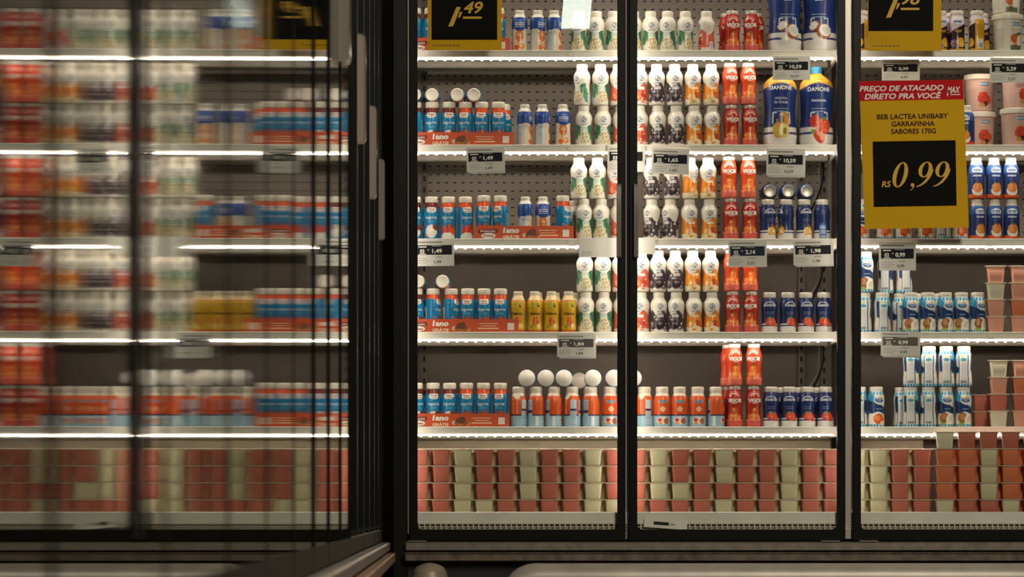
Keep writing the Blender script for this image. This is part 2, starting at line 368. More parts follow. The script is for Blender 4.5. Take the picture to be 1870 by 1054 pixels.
KIND = {
 #       desc, H, profile, base, painter, cap=(h0, r, hex, metal), words
 'blue_berry': ('blue yogurt bottle with orange neck', 'blue yogurt bottles', 79, [(0,13),(1.5,14.2),(8,14.6),(28,14.0),(44,14.7),(54,14.2),(60,12.4),(65,11.2),(70,10.6)], '#0f7fb4', blue_paint('#e8551f','berry'), (68,12.1,'#e6dfd0',0), [('Frimesa',0,54.6,13,'#a33a2c',.03,0),('iogurte',0,38.0,22,'#e4eef0',.015,0)]),
 'blue_choc':  ('blue yogurt bottle with brown neck', 'blue yogurt bottles', 79, [(0,13),(1.5,14.2),(8,14.6),(28,14.0),(44,14.7),(54,14.2),(60,12.4),(65,11.2),(70,10.6)], '#0f84ba', blue_paint('#74241a','coco'), (68,12.1,'#e6dfd0',0), [('Frimesa',0,54.6,13,'#a33a2c',.03,0),('iogurte',0,38.0,22,'#e4eef0',.015,0)]),
 'oat':   ('white bottle with green oat print', 'white shake bottles', 75, [(0,13.3),(1.8,14.7),(12,15.2),(25,14.2),(33,13.4),(41,14.3),(49,15.6),(55,15.2),(60,12.6),(63,10.4),(66,9.6)], '#ece7da', white_paint('oat'), (63.5,10.2,'#efe9da',0), []),
 'plum':  ('white bottle with dark plum print', 'white shake bottles', 75, [(0,13.3),(1.8,14.7),(12,15.2),(25,14.2),(33,13.4),(41,14.3),(49,15.6),(55,15.2),(60,12.6),(63,10.4),(66,9.6)], '#ece7da', white_paint('plum'), (63.5,10.2,'#efe9da',0), []),
 'peach': ('white bottle with orange peach print', 'white shake bottles', 75, [(0,13.3),(1.8,14.7),(12,15.2),(25,14.2),(33,13.4),(41,14.3),(49,15.6),(55,15.2),(60,12.6),(63,10.4),(66,9.6)], '#ece7da', white_paint('peach'), (63.5,10.2,'#efe9da',0), []),
 'rose':  ('white bottle with red berry print', 'white shake bottles', 75, [(0,13.3),(1.8,14.7),(12,15.2),(25,14.2),(33,13.4),(41,14.3),(49,15.6),(55,15.2),(60,12.6),(63,10.4),(66,9.6)], '#ece7da', white_paint('rose'), (63.5,10.2,'#efe9da',0), []),
 'red':   ('red fruit yogurt bottle', 'red yogurt bottles', 76, [(0,13.4),(1.5,14.7),(11,15),(16,14.2),(28,13),(36,13.3),(48,14.7),(57,14.3),(65,11.8),(70,10.8)], '#bb2f1c', red_paint(('#bb2f1c','#dd6152','#d95a26')), (69,11.3,'#d9d3c6',.25), [('VIGOR',1,45.5,30,'#f7efe6',.06,0)]),
 'orange':('orange-red fruit yogurt bottle', 'red yogurt bottles', 76, [(0,13.4),(1.5,14.7),(11,15),(16,14.2),(28,13),(36,13.3),(48,14.7),(57,14.3),(65,11.8),(70,10.8)], '#d9481e', red_paint(('#d9481e','#e8705a','#ee8030')), (69,11.3,'#e4ded2',.25), [('VIGOR',1,45.5,30,'#f7efe6',.06,0)]),  # same red bottle; stronger light on the upper tier put into its colours
 'navy_berry': ('small navy bottle with strawberries', 'navy yogurt bottles', 74, [(0,13.6),(1.5,15),(14,15.1),(24,14.0),(32,13.8),(44,15.2),(54,14.8),(59,12.6),(63,11.6),(66,11)], '#1f3164', navy_paint('berry'), (64,12.3,'#d9d4c8',.1), [('DANONE',0,48,23,'#eef0f4',.03,0)]),
 'navy_peach': ('small navy bottle with papaya slices', 'navy yogurt bottles', 74, [(0,13.6),(1.5,15),(14,15.1),(24,14.0),(32,13.8),(44,15.2),(54,14.8),(59,12.6),(63,11.6),(66,11)], '#1f3164', navy_paint('peach'), (64,12.3,'#d9d4c8',.1), [('DANONE',0,48,23,'#eef0f4',.03,0)]),
 'navy_foil': ('small navy bottle with silver foil cap',) + ('navy yogurt bottles', 74, [(0,13.6),(1.5,15),(14,15.1),(24,14.0),(32,13.8),(44,15.2),(54,14.8),(59,13.6),(63,12.6),(66,11)], '#1f3c8c', navy_paint('peach'), (64,12.0,'#b4b0a6',.85), []),
 'big_coco': ('large navy yogurt bottle with coconut halves', 'large navy yogurt bottles', 146, [(0,27),(3,30),(18,31.5),(44,29.5),(62,28),(84,29.5),(104,31),(116,29),(124,22),(130,13),(133,11)], '#22397a', big_paint('coco','#d9b33a'), (131,10.6,'#2b6aa0',0), [('coco',0,92,15,'#eef0f4',.02,0)]),
 'big_papaya': ('large navy yogurt bottle with papaya print', 'large navy yogurt bottles', 146, [(0,27),(3,30),(18,31.5),(44,29.5),(62,28),(84,29.5),(104,31),(116,29),(124,22),(130,13),(133,11)], '#213a7c', big_paint('papaya','#e0b03a'), (131,10.6,'#2b6aa0',0), [('DANONE',0,102,44,'#f1f0ea',.02,0),('vitamina',0,84.5,24,'#dfe4ee',.01,0),('de frutas',0,77,27,'#dfe4ee',.01,0)]),
 'big_berry': ('large navy yogurt bottle with strawberry print', 'large navy yogurt bottles', 146, [(0,27),(3,30),(18,31.5),(44,29.5),(62,28),(84,29.5),(104,31),(116,29),(124,22),(130,13),(133,11)], '#213a7c', big_paint('berry','#e0b03a'), (131,10.6,'#2f86b4',0), [('DANONE',0,99,44,'#f1f0ea',.02,0),('morango',0,80,29,'#dfe4ee',.02,0)]),
 'yellow': ('yellow cereal drink bottle', 'yellow cereal drink bottles', 76, [(0,13),(1.5,14.4),(10,14.6),(22,13.6),(32,13.5),(46,14.8),(56,14.2),(62,11.6),(67,9.2),(69,8.6)], '#d9ac1e', yellow_paint, (67,8.9,'#d8cfb4',0), [('Neston',0,32.5,22,'#5a3414',.03,.15)]),
 'kids': ('orange and pale blue kids yogurt bottle', 'orange kids yogurt bottles', 74, [(0,14.4),(2,15.6),(22,15.7),(42,15.7),(50,15.2),(56,13.4),(61,11.2),(65,10.6)], '#dd5a1f', kids_paint, (63,11.6,'#e4dccb',0), []),
 'cream': ('cream bottle with blue top and orange fruit', 'cream and blue bottles', 77, [(0,13.2),(2,14.4),(18,14.2),(32,13.2),(44,14.3),(56,14.4),(63,12.4),(69,8.8),(71,8)], '#e8dcc6', cream_paint, (69.5,8.8,'#e0dacc',.1), []),
 'teal': ('white teal coconut bottle', 'white and teal yogurt bottles', 74, [(0,13.6),(1.5,15),(12,15.2),(26,14),(36,14),(48,15.2),(56,14.8),(62,13),(66,11.8),(68,11.4)], '#dfe8e8', teal_paint('coco'), (66.5,12.3,'#e8e2d4',0), []),
 'teal_orange': ('white teal orange-print bottle', 'white and teal yogurt bottles', 74, [(0,13.6),(1.5,15),(12,15.2),(26,14),(36,14),(48,15.2),(56,14.8),(62,13),(66,11.8),(68,11.4)], '#dfe8e8', teal_paint('orange'), (66.5,12.3,'#e8e2d4',0), []),
 'kidnavy': ('blue kids bottle with orange base', 'blue kids yogurt bottles', 75, [(0,13.6),(1.5,14.8),(30,14.8),(48,14.6),(56,14),(62,11.4),(66,9.8),(68,9.4)], '#1f3c7a', kidnavy_paint, (66.5,9.8,'#e8e2d6',0), [('VeryGurt',0,40,15,'#dfe5f0',.01,0)]),
 'acai': ('purple and white bottle with yellow base', 'purple and yellow bottles', 76, [(0,13.2),(1.5,14.6),(14,14.8),(28,13.6),(40,14),(52,14.8),(60,13),(66,11.2),(69,10.8)], '#33202c', acai_paint, (68.5,12.3,'#e9e2d8',0), [('A\u00e7a\u00ed',1,36,15,'#e2ae2c',.02,.2)]),
}
PRODSCALE = U * 1.012
CACHE = {}
def bottle_meshes(k):
    if k in CACHE: return CACHE[k]
    desc, grp, H, prof, base, painter, cap, words = KIND[k]
    big = H > 100
    n = int(prof[-1][0] * (1.0 if big else 1.25)); hs, rs = smooth_prof(prof, n)
    th = np.arange(NS) / NS * 2*PI - PI
    TH, HH = np.meshgrid(th, hs); RR = np.repeat(rs[:, None], NS, 1)
    V = np.stack([RR*np.sin(TH), -RR*np.cos(TH), HH], -1).reshape(-1, 3) * PRODSCALE
    R0 = np.max(rs); p = Paint(TH * R0, HH, base); painter(p)
    C = np.concatenate([p.C.reshape(-1, 3), [lin('#e9e4d8'), p.C[-1, 0]]])
    V = np.concatenate([V, [(0, 0, 1.2*U), (0, 0, hs[-1]*PRODSCALE)]])
    fs = []
    for i in range(n-1):
        for j in range(NS):
            a, b = i*NS + j, i*NS + (j+1) % NS; fs.append((a, b, b+NS, a+NS))
    b0, t0 = n*NS, n*NS+1
    for j in range(NS):
        fs.append(((j+1) % NS, j, b0)); fs.append(((n-1)*NS+j, (n-1)*NS+(j+1) % NS, t0))
    if k == 'kids':
        C[:NS] = lin('#e9e4d8')
    me = bpy.data.meshes.new('bottle'); me.from_pydata(V.tolist(), [], fs); me.update()
    at = me.color_attributes.new('Col', 'FLOAT_COLOR', 'POINT')
    at.data.foreach_set('color', np.concatenate([C, np.ones((len(C), 1))], 1).astype(np.float32).ravel())
    me.polygons.foreach_set('use_smooth', [True]*len(fs)); me.materials.append(M_SLEEVE)
    # cap: ribbed skirt with a rounded top
    h0, cr, chex, met = cap
    mb = MB(); ch = H - h0; nr = 48; vs = []; f2 = []
    for (z, r, rib) in ((0, cr*.97, 1), (ch*.12, cr, 1), (ch*.72, cr, 1), (ch*.9, cr*.97, 0), (ch, cr*.86, 0), (ch*.94, cr*.74, 0)):
        for q in range(nr):
            rr = r * (1 - (.025 if rib and q % 2 else 0)); a = 2*PI*q/nr
            vs.append((rr*math.cos(a)*PRODSCALE, rr*math.sin(a)*PRODSCALE, (h0+z)*PRODSCALE))
    for i in range(5):
        for q in range(nr): f2.append((i*nr+q, i*nr+(q+1) % nr, (i+1)*nr+(q+1) % nr, (i+1)*nr+q))
    f2.append(tuple(range(nr))[::-1]); f2.append(tuple(range(5*nr, 6*nr)))
    mb.add(vs, f2); cm = mb.mesh('cap', mat(chex, .38, met), True, 50)
    wm = []
    for (t, sx, h, w, hx, bold, shear) in words:
        mb = MB(); v, f = text2d(t, bold, shear); pts = []
        for a, b in v:
            hh = h + b*w; r = np.interp(hh, hs, rs) + .35; an = ((a-.5)*w + sx) / R0
            pts.append((r*math.sin(an)*PRODSCALE, -r*math.cos(an)*PRODSCALE, hh*PRODSCALE))
        mb.add(pts, f); wm.append(mb.mesh('lettering', [mat(hx, .4)]))
    CACHE[k] = (me, cm, wm); return CACHE[k]

ITEMS = []
DOORS = {'A': '49-sign door', 'B': 'unsigned door', 'C': '0,99-sign door'}
SHELFW = {1: 'top shelf', 2: 'second shelf', 3: 'third shelf', 4: 'fourth shelf', 5: 'fifth shelf', 6: 'bottom deck'}
SHELF_PY = {0: -80, 1: 92.5, 2: 265, 3: 436.5, 4: 607, 5: 780}
LIPY = .125
SHELF_Z = {k: Z(v, LIPY) for k, v in SHELF_PY.items()}
YF = .175           # depth of the centre of a front-row bottle
def bottle(k, px, door, shelf, tier=0, yaw=None, row=0, z=None, Y=None, tilt=None, extra='', dz=0.0):
    me, cm, wm = bottle_meshes(k)
    y = (YF if Y is None else Y) + row * .058
    zz = SHELF_Z[shelf] + .0005 + dz if z is None else z
    r = link('yogurt_bottle', me, None, (X(px, y), y, zz))
    if yaw is None: yaw = random.uniform(-.45, .45)
    if tilt == 'cap':     # lying, cap towards the aisle
        r.rotation_euler = (PI/2, yaw, 0)
    elif tilt == 'base':  # lying, base towards the aisle
        r.rotation_euler = (-PI/2, yaw, 0)
    elif tilt == 'side':
        r.rotation_euler = (PI/2 - .1, 0, PI/2 - .12)
    else: r.rotation_euler = (0, 0, yaw)
    link('cap', cm, r)
    for q in wm: link('lettering', q, r)
    ITEMS.append(dict(o=r, desc=KIND[k][0], grp=KIND[k][1], door=door, shelf=shelf, tier=tier, row=row, lie=tilt, x=px, cat='bottle'))
    return r
def H(k): return KIND[k][2] * PRODSCALE
def stack(k, lo, hi, door, shelf, yl=None, yh=None, khi=None, row=0):
    if lo is not None: bottle(k, lo, door, shelf, 1, yl, row)
    if hi is not None: bottle(khi or k, hi, door, shelf, 2, yh, row, dz=H(k) + .0006)

# ================================================================== products, shelf by shelf
TRAYZ = .0035
def blues(door, shelf, xs, kinds, tray=True):
    for px, k in zip(xs, kinds):
        bottle('blue_' + ('berry' if k == 'b' else 'choc'), px, door, shelf, dz=TRAYZ if tray else 0, yaw=random.choice([0, .1, -.25, .35, -.1, 1.1, -.6]))
# -- left front door
blues('A', 1, [757, 787, 817, 848, 879, 909], 'ccbbbb')
for px, y in ((949, .0), (982, .75), (1012, 1.3)): bottle('cream', px, 'A', 1, yaw=y)
for px, y in ((1057, -.3), (1089, -.2), (1120, .2)): bottle('oat', px, 'A', 1, yaw=y)
blues('A', 2, [758, 789, 820, 850, 879.5, 910], 'cccbbb')
bottle('blue_berry', 920, 'A', 2, row=1, dz=TRAYZ, yaw=.4)
for px, k in ((759, 'blue_choc'), (790.5, 'blue_choc'), (836, 'blue_berry'), (866, 'blue_berry')):
    bottle(k, px, 'A', 2, z=SHELF_Z[2] + H(k) + 15.2*U, Y=.225 + 36*U, tilt='cap')
for px, y in ((958.5, 1.2), (990.5, 1.6), (1028, .1)): bottle('cream', px, 'A', 2, yaw=y)
stack('oat', 1066, 1063, 'A', 2, 0, -.8); stack('oat', 1101, 1096.5, 'A', 2, .1, .1); stack('rose', 1134, 1129, 'A', 2, 0, .1)
blues('A', 3, [757, 788, 819, 850], 'ccbb', False); blues('A', 3, [883.5, 914], 'bb')
for px, y in ((959.5, 1.6), (991.7, .05)): bottle('cream', px, 'A', 3, yaw=y, dz=TRAYZ)
bottle('blue_berry', 1028, 'A', 3, yaw=.9, dz=TRAYZ)
stack('oat', 1066, 1057, 'A', 3, .3, .1); stack('oat', 1098, 1091, 'A', 3, -.3, -.1); stack('rose', 1130, 1124, 'A', 3, .1, 0)
bottle('oat', 1050, 'A', 3, row=1)
blues('A', 4, [760, 791, 824, 854, 884, 914], 'cbbbbb')
for px in (765, 809.5): bottle('blue_berry', px, 'A', 4, z=SHELF_Z[4] + H('blue_berry') + 15.2*U, Y=.225 + 36*U, tilt='cap')
for px, y in ((946, -.15), (976.5, .05), (1007, .0), (1038.3, .1)): bottle('yellow', px, 'A', 4, yaw=y)
for px in (978, 1010): bottle('yellow', px + 3, 'A', 4, row=1)
stack('oat', 1070, 1068, 'A', 4, 0, 0); stack('oat', 1103, 1101, 'A', 4, -.1, .1); stack('rose', 1135.5, 1133, 'A', 4, .2, 0)
bottle('oat', 1051, 'A', 4, row=1)
blues('A', 5, [760, 791, 821, 852, 883, 914], 'cccbbb')
for px, y in ((947, -1.9), (978.5, 1.7), (1011, 1.6), (1044.5, -2.5), (1079, 1.8), (1114, .1)): bottle('kids', px, 'A', 5, yaw=y)
for px, dyy in ((962, .0), (996.7, .002), (1030, 0), (1083, .0), (1121, .0)):
    bottle('kids', px, 'A', 5, z=SHELF_Z[5] + H('kids') + 16.2*U, Y=.155 + dyy, tilt='base')
for px in (1049, 1083): bottle('kids', px - 6, 'A', 5, row=2, yaw=1)
bottle('kids', 1058, 'A', 5, z=SHELF_Z[5] + H('kids') + 16.2*U, Y=.262, tilt='base', row=2)
# -- middle front door
for px, y in ((1157, .2), (1188, .1), (1219, -.2), (1251.5, .3)): bottle('oat', px, 'B', 1, yaw=y)
bottle('rose', 1290, 'B', 1, yaw=-1.2)
for px, y in ((1337.5, .1), (1372, -.35)): bottle('red', px, 'B', 1, yaw=y)
bottle('red', 1327, 'B', 1, row=1); bottle('red', 1381, 'B', 1, row=1)
bottle('big_coco', 1433, 'B', 1, yaw=.1, Y=.185); bottle('big_coco', 1497, 'B', 1, yaw=-.15, Y=.185)
stack('rose', 1168, 1168, 'B', 2, .0, .2); stack('plum', 1201, 1199, 'B', 2, 0, .1); stack('plum', 1234.5, 1232, 'B', 2, .2, .1)
stack('peach', 1267.5, 1265, 'B', 2, .3, .2); stack('peach', 1300.5, 1298.5, 'B', 2, .2, .3)
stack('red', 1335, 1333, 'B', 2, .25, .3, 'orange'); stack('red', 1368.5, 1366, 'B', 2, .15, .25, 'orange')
bottle('big_papaya', 1424, 'B', 2, yaw=.0, Y=.185); bottle('big_berry', 1490.5, 'B', 2, yaw=.1, Y=.185)
stack('plum', 1190, 1190, 'B', 3, -.6, -.1); stack('plum', 1224, 1227, 'B', 3, -.7, .1)
stack('peach', 1259, 1260, 'B', 3, .3, .9); stack('peach', 1295, 1293, 'B', 3, .1, .2)
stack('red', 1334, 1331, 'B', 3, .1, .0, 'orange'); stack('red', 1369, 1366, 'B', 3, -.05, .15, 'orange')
for px, y in ((1402, .3), (1435, -1.2), (1468, .3), (1501, 2.2)): bottle('navy_peach', px, 'B', 3, yaw=y)
for px in (1401, 1434.5, 1468): bottle('navy_foil', px, 'B', 3, z=SHELF_Z[3] + H('navy_peach') + 15.6*U, Y=.225 + 34*U, tilt='cap')
stack('rose', 1171, 1171, 'B', 4, -.2, 0); stack('plum', 1203, 1202, 'B', 4, .2, .1); stack('plum', 1235, 1233, 'B', 4, -.2, .2)
stack('peach', 1267.5, 1265, 'B', 4, .1, .3); stack('peach', 1300, 1297.5, 'B', 4, .0, .1)
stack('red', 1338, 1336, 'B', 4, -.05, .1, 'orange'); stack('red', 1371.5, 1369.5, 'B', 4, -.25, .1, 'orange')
for px, y in ((1405, .0), (1438.5, .35), (1471.5, .1), (1504.5, -.2)): bottle('navy_berry', px, 'B', 4, yaw=y)
for px, y in ((1177, -2.2), (1209, .05), (1241, .0), (1274, .1), (1307.5, 1.3)): bottle('kids', px, 'B', 5, yaw=y)
bottle('kids', 1157, 'B', 5, z=SHELF_Z[5] + H('kids') + 16.2*U, Y=.155, tilt='base')
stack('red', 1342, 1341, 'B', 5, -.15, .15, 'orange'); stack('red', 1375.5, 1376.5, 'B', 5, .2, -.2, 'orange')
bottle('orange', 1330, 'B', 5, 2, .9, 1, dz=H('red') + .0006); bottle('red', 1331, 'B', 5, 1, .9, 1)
for px in (1407.5, 1441, 1474, 1507.5): bottle('navy_berry', px, 'B', 5, yaw=.0)
for px in (1425, 1458, 1491): bottle('navy_berry', px, 'B', 5, row=1, yaw=.4)
# -- right front door
for px, y in ((1574, -1.0), (1606, .2), (1638, .1), (1670, -.2), (1716, .3), (1747.5, .0), (1783.5, -1.55)): bottle('acai', px, 'C', 1, yaw=y)
bottle('acai', 1733, 'C', 1, row=1); bottle('acai', 1793, 'C', 1, row=1, yaw=.3)
for px, y in ((1567, .3), (1600, .2), (1633, .1), (1666, 0), (1699, .2), (1732, -.2), (1765, -.4)): bottle('kidnavy', px, 'C', 2, yaw=y)
for i, (px, y) in enumerate(((1573, -.1), (1616, 0), (1650, .1), (1691, .0), (1722, 1.8), (1752.7, .2))): bottle('teal_orange', px, 'C', 3, yaw=y)
for a, b, c, d in ((1784, 1783, .4, .0), (1816, 1815, .15, .2), (1847, 1846, .0, .0)): stack('kidnavy', a, b, 'C', 3, c, d)
for px, y in ((1577, -2.2), (1611, 2.3), (1644, -2.0), (1663, 0), (1694, .2), (1726, .3), (1755.5, -.1), (1785, .4)):
    bottle('teal', px, 'C', 4, yaw=y, row=1 if px in (1644,) else 0)
bottle('teal', 1580, 'C', 4, 2, .1, dz=H('teal') + .0006); bottle('teal', 1617, 'C', 4, 2, 2.0, 1, dz=H('teal') + .0006)
bottle('teal', 1612, 'C', 4, 1, 2.0, 1)
for px in (1677, 1711): bottle('teal', px, 'C', 4, row=1, yaw=2.1)
bottle('teal', 1651, 'C', 4, 2, 2.4, 1, dz=H('teal') + .0006); 
for px, y in ((1569, 2.2), (1600, .2)): bottle('teal_orange', px, 'C', 5, yaw=y)
stack('teal', 1663, 1664, 'C', 5, 2.1, 2.0); stack('teal', 1695, 1696.5, 'C', 5, -2.1, -2.2); stack('teal', 1727, 1728, 'C', 5, .0, 2.1); stack('teal', 1759, 1760, 'C', 5, .1, -2.2)
bottle('teal', 1646, 'C', 5, 1, 2.2, 1)

# ------------------------------------------------------------------ cups of dessert, square with rounded corners
def sq(a, r, n=6):
    pts = []
    for (cx, cy, a0) in ((1, 1, 0), (-1, 1, 90), (-1, -1, 180), (1, -1, 270)):
        for k in range(n+1):
            t = math.radians(a0 + 90*k/n); pts.append((cx*(a-r) + r*math.cos(t), cy*(a-r) + r*math.sin(t)))
    return pts
def cup_meshes():
    mb = MB(); lv = [(0, 12.6, 4.5), (.6, 13.6, 5), (24, 15.9, 5.2), (29.0, 16.4, 5.2)]
    vs = []; fs = []; N = 28
    for (z, a, r) in lv: vs += [(x*U, y*.6*U, z*U) for x, y in sq(a, r)]
    for i in range(len(lv)-1):
        for k in range(N): fs.append((i*N+k, i*N+(k+1) % N, (i+1)*N+(k+1) % N, (i+1)*N+k))
    fs.append(tuple(range(N))[::-1]); fs.append(tuple(range((len(lv)-1)*N, len(lv)*N)))
    mb.add(vs, fs); body = mb
    lb = MB(); vs = []; fs = []
    lv = [(28.9, 18.6, 3.5), (29.3, 19.5, 3.5), (30.3, 19.5, 3.5), (30.6, 18.8, 3.5)]
    for (z, a, r) in lv: vs += [(x*U, y*.6*U, z*U) for x, y in sq(a, r)]
    for i in range(len(lv)-1):
        for k in range(N): fs.append((i*N+k, i*N+(k+1) % N, (i+1)*N+(k+1) % N, (i+1)*N+k))
    fs.append(tuple(range(N))[::-1]); fs.append(tuple(range((len(lv)-1)*N, len(lv)*N)))
    lb.add(vs, fs)
    return body, lb
_cb, _lb = cup_meshes()
def cup_mat(h):
    m = mat(h, .4, 0, .4, name='cup_plastic'); b = m.node_tree.nodes['Principled BSDF']
    return m
CUPC = {'R': ('pink dessert cup', '#c67260'), 'G': ('pale green dessert cup', '#d6d0ac'), 'W': ('cream white dessert cup', '#e2dac2'), 'P': ('light pink dessert cup', '#e6a48e'), 'O': ('orange-pink dessert cup', '#df7f58')}
CUPM = {k: _cb.mesh('cup', cup_mat(v[1]), True, 45) for k, v in CUPC.items()}
LIDM = _lb.mesh('lid', mat('#d5cab4', .4, .25), False)
CP = 31.0 * U
def cup(c, px, door, shelf, layer, nlay, z, Y, row=0):
    r = link('dessert_cup', CUPM[c], None, (X(px, Y), Y, z)); link('lid', LIDM, r)
    ITEMS.append(dict(o=r, desc=CUPC[c][0], grp='dessert cups', door=door, shelf=shelf, tier=0, row=row, lie=None, x=px, cat='cup', layer=layer, nlay=nlay))
YC = .134; ZD = Z(942.5, YC)
rowsA = ['RRGRRGRRGR', 'RRGRRGRRGR', 'RRGRRGRRGR', 'RRGGRRRRGG']
xsA = [766, 805.5, 845, 884.7, 924.3, 964, 1003.5, 1043, 1082.5, 1122]
rowsB = ['RGRRGRRGRR', 'RGRRGRRGRR', 'RGGRRRRGRR', 'RRRRGRRGRR']
xsB = [1163 + 39.65*i for i in range(10)]
for rows, xs, d in ((rowsA, xsA, 'A'), (rowsB, xsB, 'B')):
    for li, rw in enumerate(rows):
        for i, c in enumerate(rw):
            j = [0, 1.2, .6, -1][li]
            cup(c, xs[i] + j*.5, d, 6, li, 4, ZD + (3-li)*(CP+.0002), YC)
for li, rw in enumerate(['GGRR', 'GGRR', 'GGRR', 'GGRR']):
    for i, c in enumerate(rw): cup(c, [1564.5, 1604, 1643.5, 1683][i], 'C', 6, li+1, 5, ZD + (3-li)*(CP+.0002), YC)
for li, rw in enumerate(['WRRRR', 'OOGOO', 'OOGOO', 'OOGOO', 'GRRGR']):
    for i, c in enumerate(rw): cup(c, [1725, 1765, 1805, 1845, 1885][i], 'C', 6, li, 5, ZD + (4-li)*(CP+.0002), .0715)
for li in range(4):
    for i in range(4): cup('O', [1745, 1785, 1825, 1865][i], 'C', 6, li+1, 5, ZD + (3-li)*(CP+.0002), .113, 1)
for li, rw in enumerate(['PP', 'WP', 'PO', 'PP']):
    for i, c in enumerate(rw): cup(c, [1818, 1861][i], 'C', 4, li, 4, SHELF_Z[4] + .0005 + (3-li)*(CP+.0002), .17)
for li, rw in enumerate(['WP', 'PO', 'RR', 'WP']):
    for i, c in enumerate(rw): cup(c, [1823, 1865][i], 'C', 5, li, 4, SHELF_Z[5] + .0005 + (3-li)*(CP+.0002), .17)
for li in range(4): cup('P', 1887, 'C', 3, li, 4, SHELF_Z[3] + .0005 + (3-li)*(CP+.0002), .17)
for li in range(2): cup('R', 1793, 'C', 5, li, 2, SHELF_Z[5] + .0005 + (1-li)*(CP+.0002), .25, 1)

# ------------------------------------------------------------------ tubs
TUBD = {}
def tub(col, fruit, px, door, shelf, tier, z, Y, desc, row=0):
    key = (col, fruit)
    if key not in TUBD:
        Ht = 66; n = 66; hs = np.linspace(0, Ht, n); rs = np.interp(hs, [0, 2, 60, 66], [23, 24.4, 27.4, 27.6])
        th = np.arange(NS)/NS*2*PI - PI; TH, HH = np.meshgrid(th, hs); RR = np.repeat(rs[:, None], NS, 1)
        p = Paint(TH*27, HH, col)
        p.rect(-2, 18, 47, 54, '#3c86a4'); p.lines(0, 16, 49, 52, '#e9eef0', 2, .9); p.lines(-4, 14, 38, 44, '#b7a48e', 3)
        if fruit == 'orange':
            p.ell(4, 24, 9, 9, '#d2672a'); p.ell(17, 20, 8, 10, '#efe9de'); p.ell(14, 33, 10, 3, '#4f7f5a', .2); p.rect(-6, 24, 3, 12, '#4c7a66'); p.ell(6, 9, 6, 5, '#8f5a38')
        else:
            p.ell(4, 24, 10, 9, '#c2372a'); p.ell(14, 21, 9, 9, '#d8562c'); p.ell(10, 14, 5, 5, '#2d2430'); p.ell(3, 12, 6, 4, '#c98c3c'); p.ell(6, 32, 9, 4, '#d84a34')
        p.rect(-34, -16, 6, 46, '#e2dccd' if fruit == 'orange' else '#dcb7ab'); p.lines(-33, -17, 8, 44, '#a9a394', 3, .9)
        V = np.stack([RR*np.sin(TH), -RR*np.cos(TH), HH], -1).reshape(-1, 3)*U
        V = np.concatenate([V, [(0, 0, 0), (0, 0, Ht*U)]]); C = np.concatenate([p.C.reshape(-1, 3), [lin(col), lin(col)]])
        fs = [(i*NS+j, i*NS+(j+1) % NS, (i+1)*NS+(j+1) % NS, (i+1)*NS+j) for i in range(n-1) for j in range(NS)]
        for j in range(NS): fs.append(((j+1) % NS, j, n*NS)); fs.append(((n-1)*NS+j, (n-1)*NS+(j+1) % NS, n*NS+1))
        me = bpy.data.meshes.new('tub'); me.from_pydata(V.tolist(), [], fs); me.update()
        at = me.color_attributes.new('Col', 'FLOAT_COLOR', 'POINT'); at.data.foreach_set('color', np.concatenate([C, np.ones((len(C), 1))], 1).astype(np.float32).ravel())
        me.polygons.foreach_set('use_smooth', [True]*len(fs)); me.materials.append(M_SLEEVE)
        mb = MB(); mb.lathe([(60*U, 28*U), (60*U, 29.6*U), (66*U, 29.8*U), (69*U, 29.2*U), (70*U, 27*U), (69*U, 26*U), (68.5*U, 2*U)], 56)
        lm = mb.mesh('lid', mat('#e4dccb', .4), True, 40)
        TUBD[key] = (me, lm)
    me, lm = TUBD[key]
    r = link('yogurt_tub', me, None, (X(px, Y), Y, z), random.uniform(-.1, .3)); link('lid', lm, r)
    ITEMS.append(dict(o=r, desc=desc, grp='yogurt tubs', door=door, shelf=shelf, tier=tier, row=row, lie=None, x=px, cat='tub'))
TH_ = 70.3*U
for t in (0, 1): tub('#e3dccb', 'orange', 1840 - 3*t, 'C', 1, t+1, SHELF_Z[1] + .0005 + t*TH_,   .185, 'white yogurt tub with orange fruit print')
for t in (0, 1):
    tub('#d9b0a4', 'berry', 1855 + 2*t, 'C', 2, t+1, SHELF_Z[2] + .0005 + t*TH_, .185, 'pink yogurt tub with berry print')
    tub('#d9b0a4', 'berry', 1790 - 1*t, 'C', 2, t+1, SHELF_Z[2] + .0005 + t*TH_, .285, 'shaded pink yogurt tub with berry print', 0)

# ------------------------------------------------------------------ labels for everything placed above
from collections import defaultdict
G = defaultdict(list)
for it in ITEMS: G[it['desc'], it['door'], it['shelf'], it['tier'], it['row'], it['lie'], it.get('layer')].append(it)
for key, ls in G.items():
    ls.sort(key=lambda i: i['x'])
    for n, it in enumerate(ls):
        o = it['o']; bits = [it['desc']]
        if it['lie'] == 'cap': bits[0] += ' lying cap-out'
        elif it['lie'] == 'base': bits[0] += ' lying base-out'
        if it['row']: bits[0] = 'back-row ' + bits[0]
        pos = (ORD[n] + ' from left') if len(ls) > 1 else ''
        if it.get('layer') is not None:
            L = it['layer']; lay = 'top layer' if L == 0 else ORD[L] + ' layer down'
            pos = (pos + ', ' if pos else '') + lay
        if it['tier']: pos = (pos + ', ' if pos else '') + ('upper tier' if it['tier'] == 2 else 'lower tier')
        if pos: bits.append(pos.strip())
        if it['shelf'] != 6: bits.append(SHELFW[it['shelf']])
        bits.append(DOORS[it['door']])
        tag(o, ', '.join(bits), it['cat'], it['grp'] + ' on the ' + SHELFW[it['shelf']])

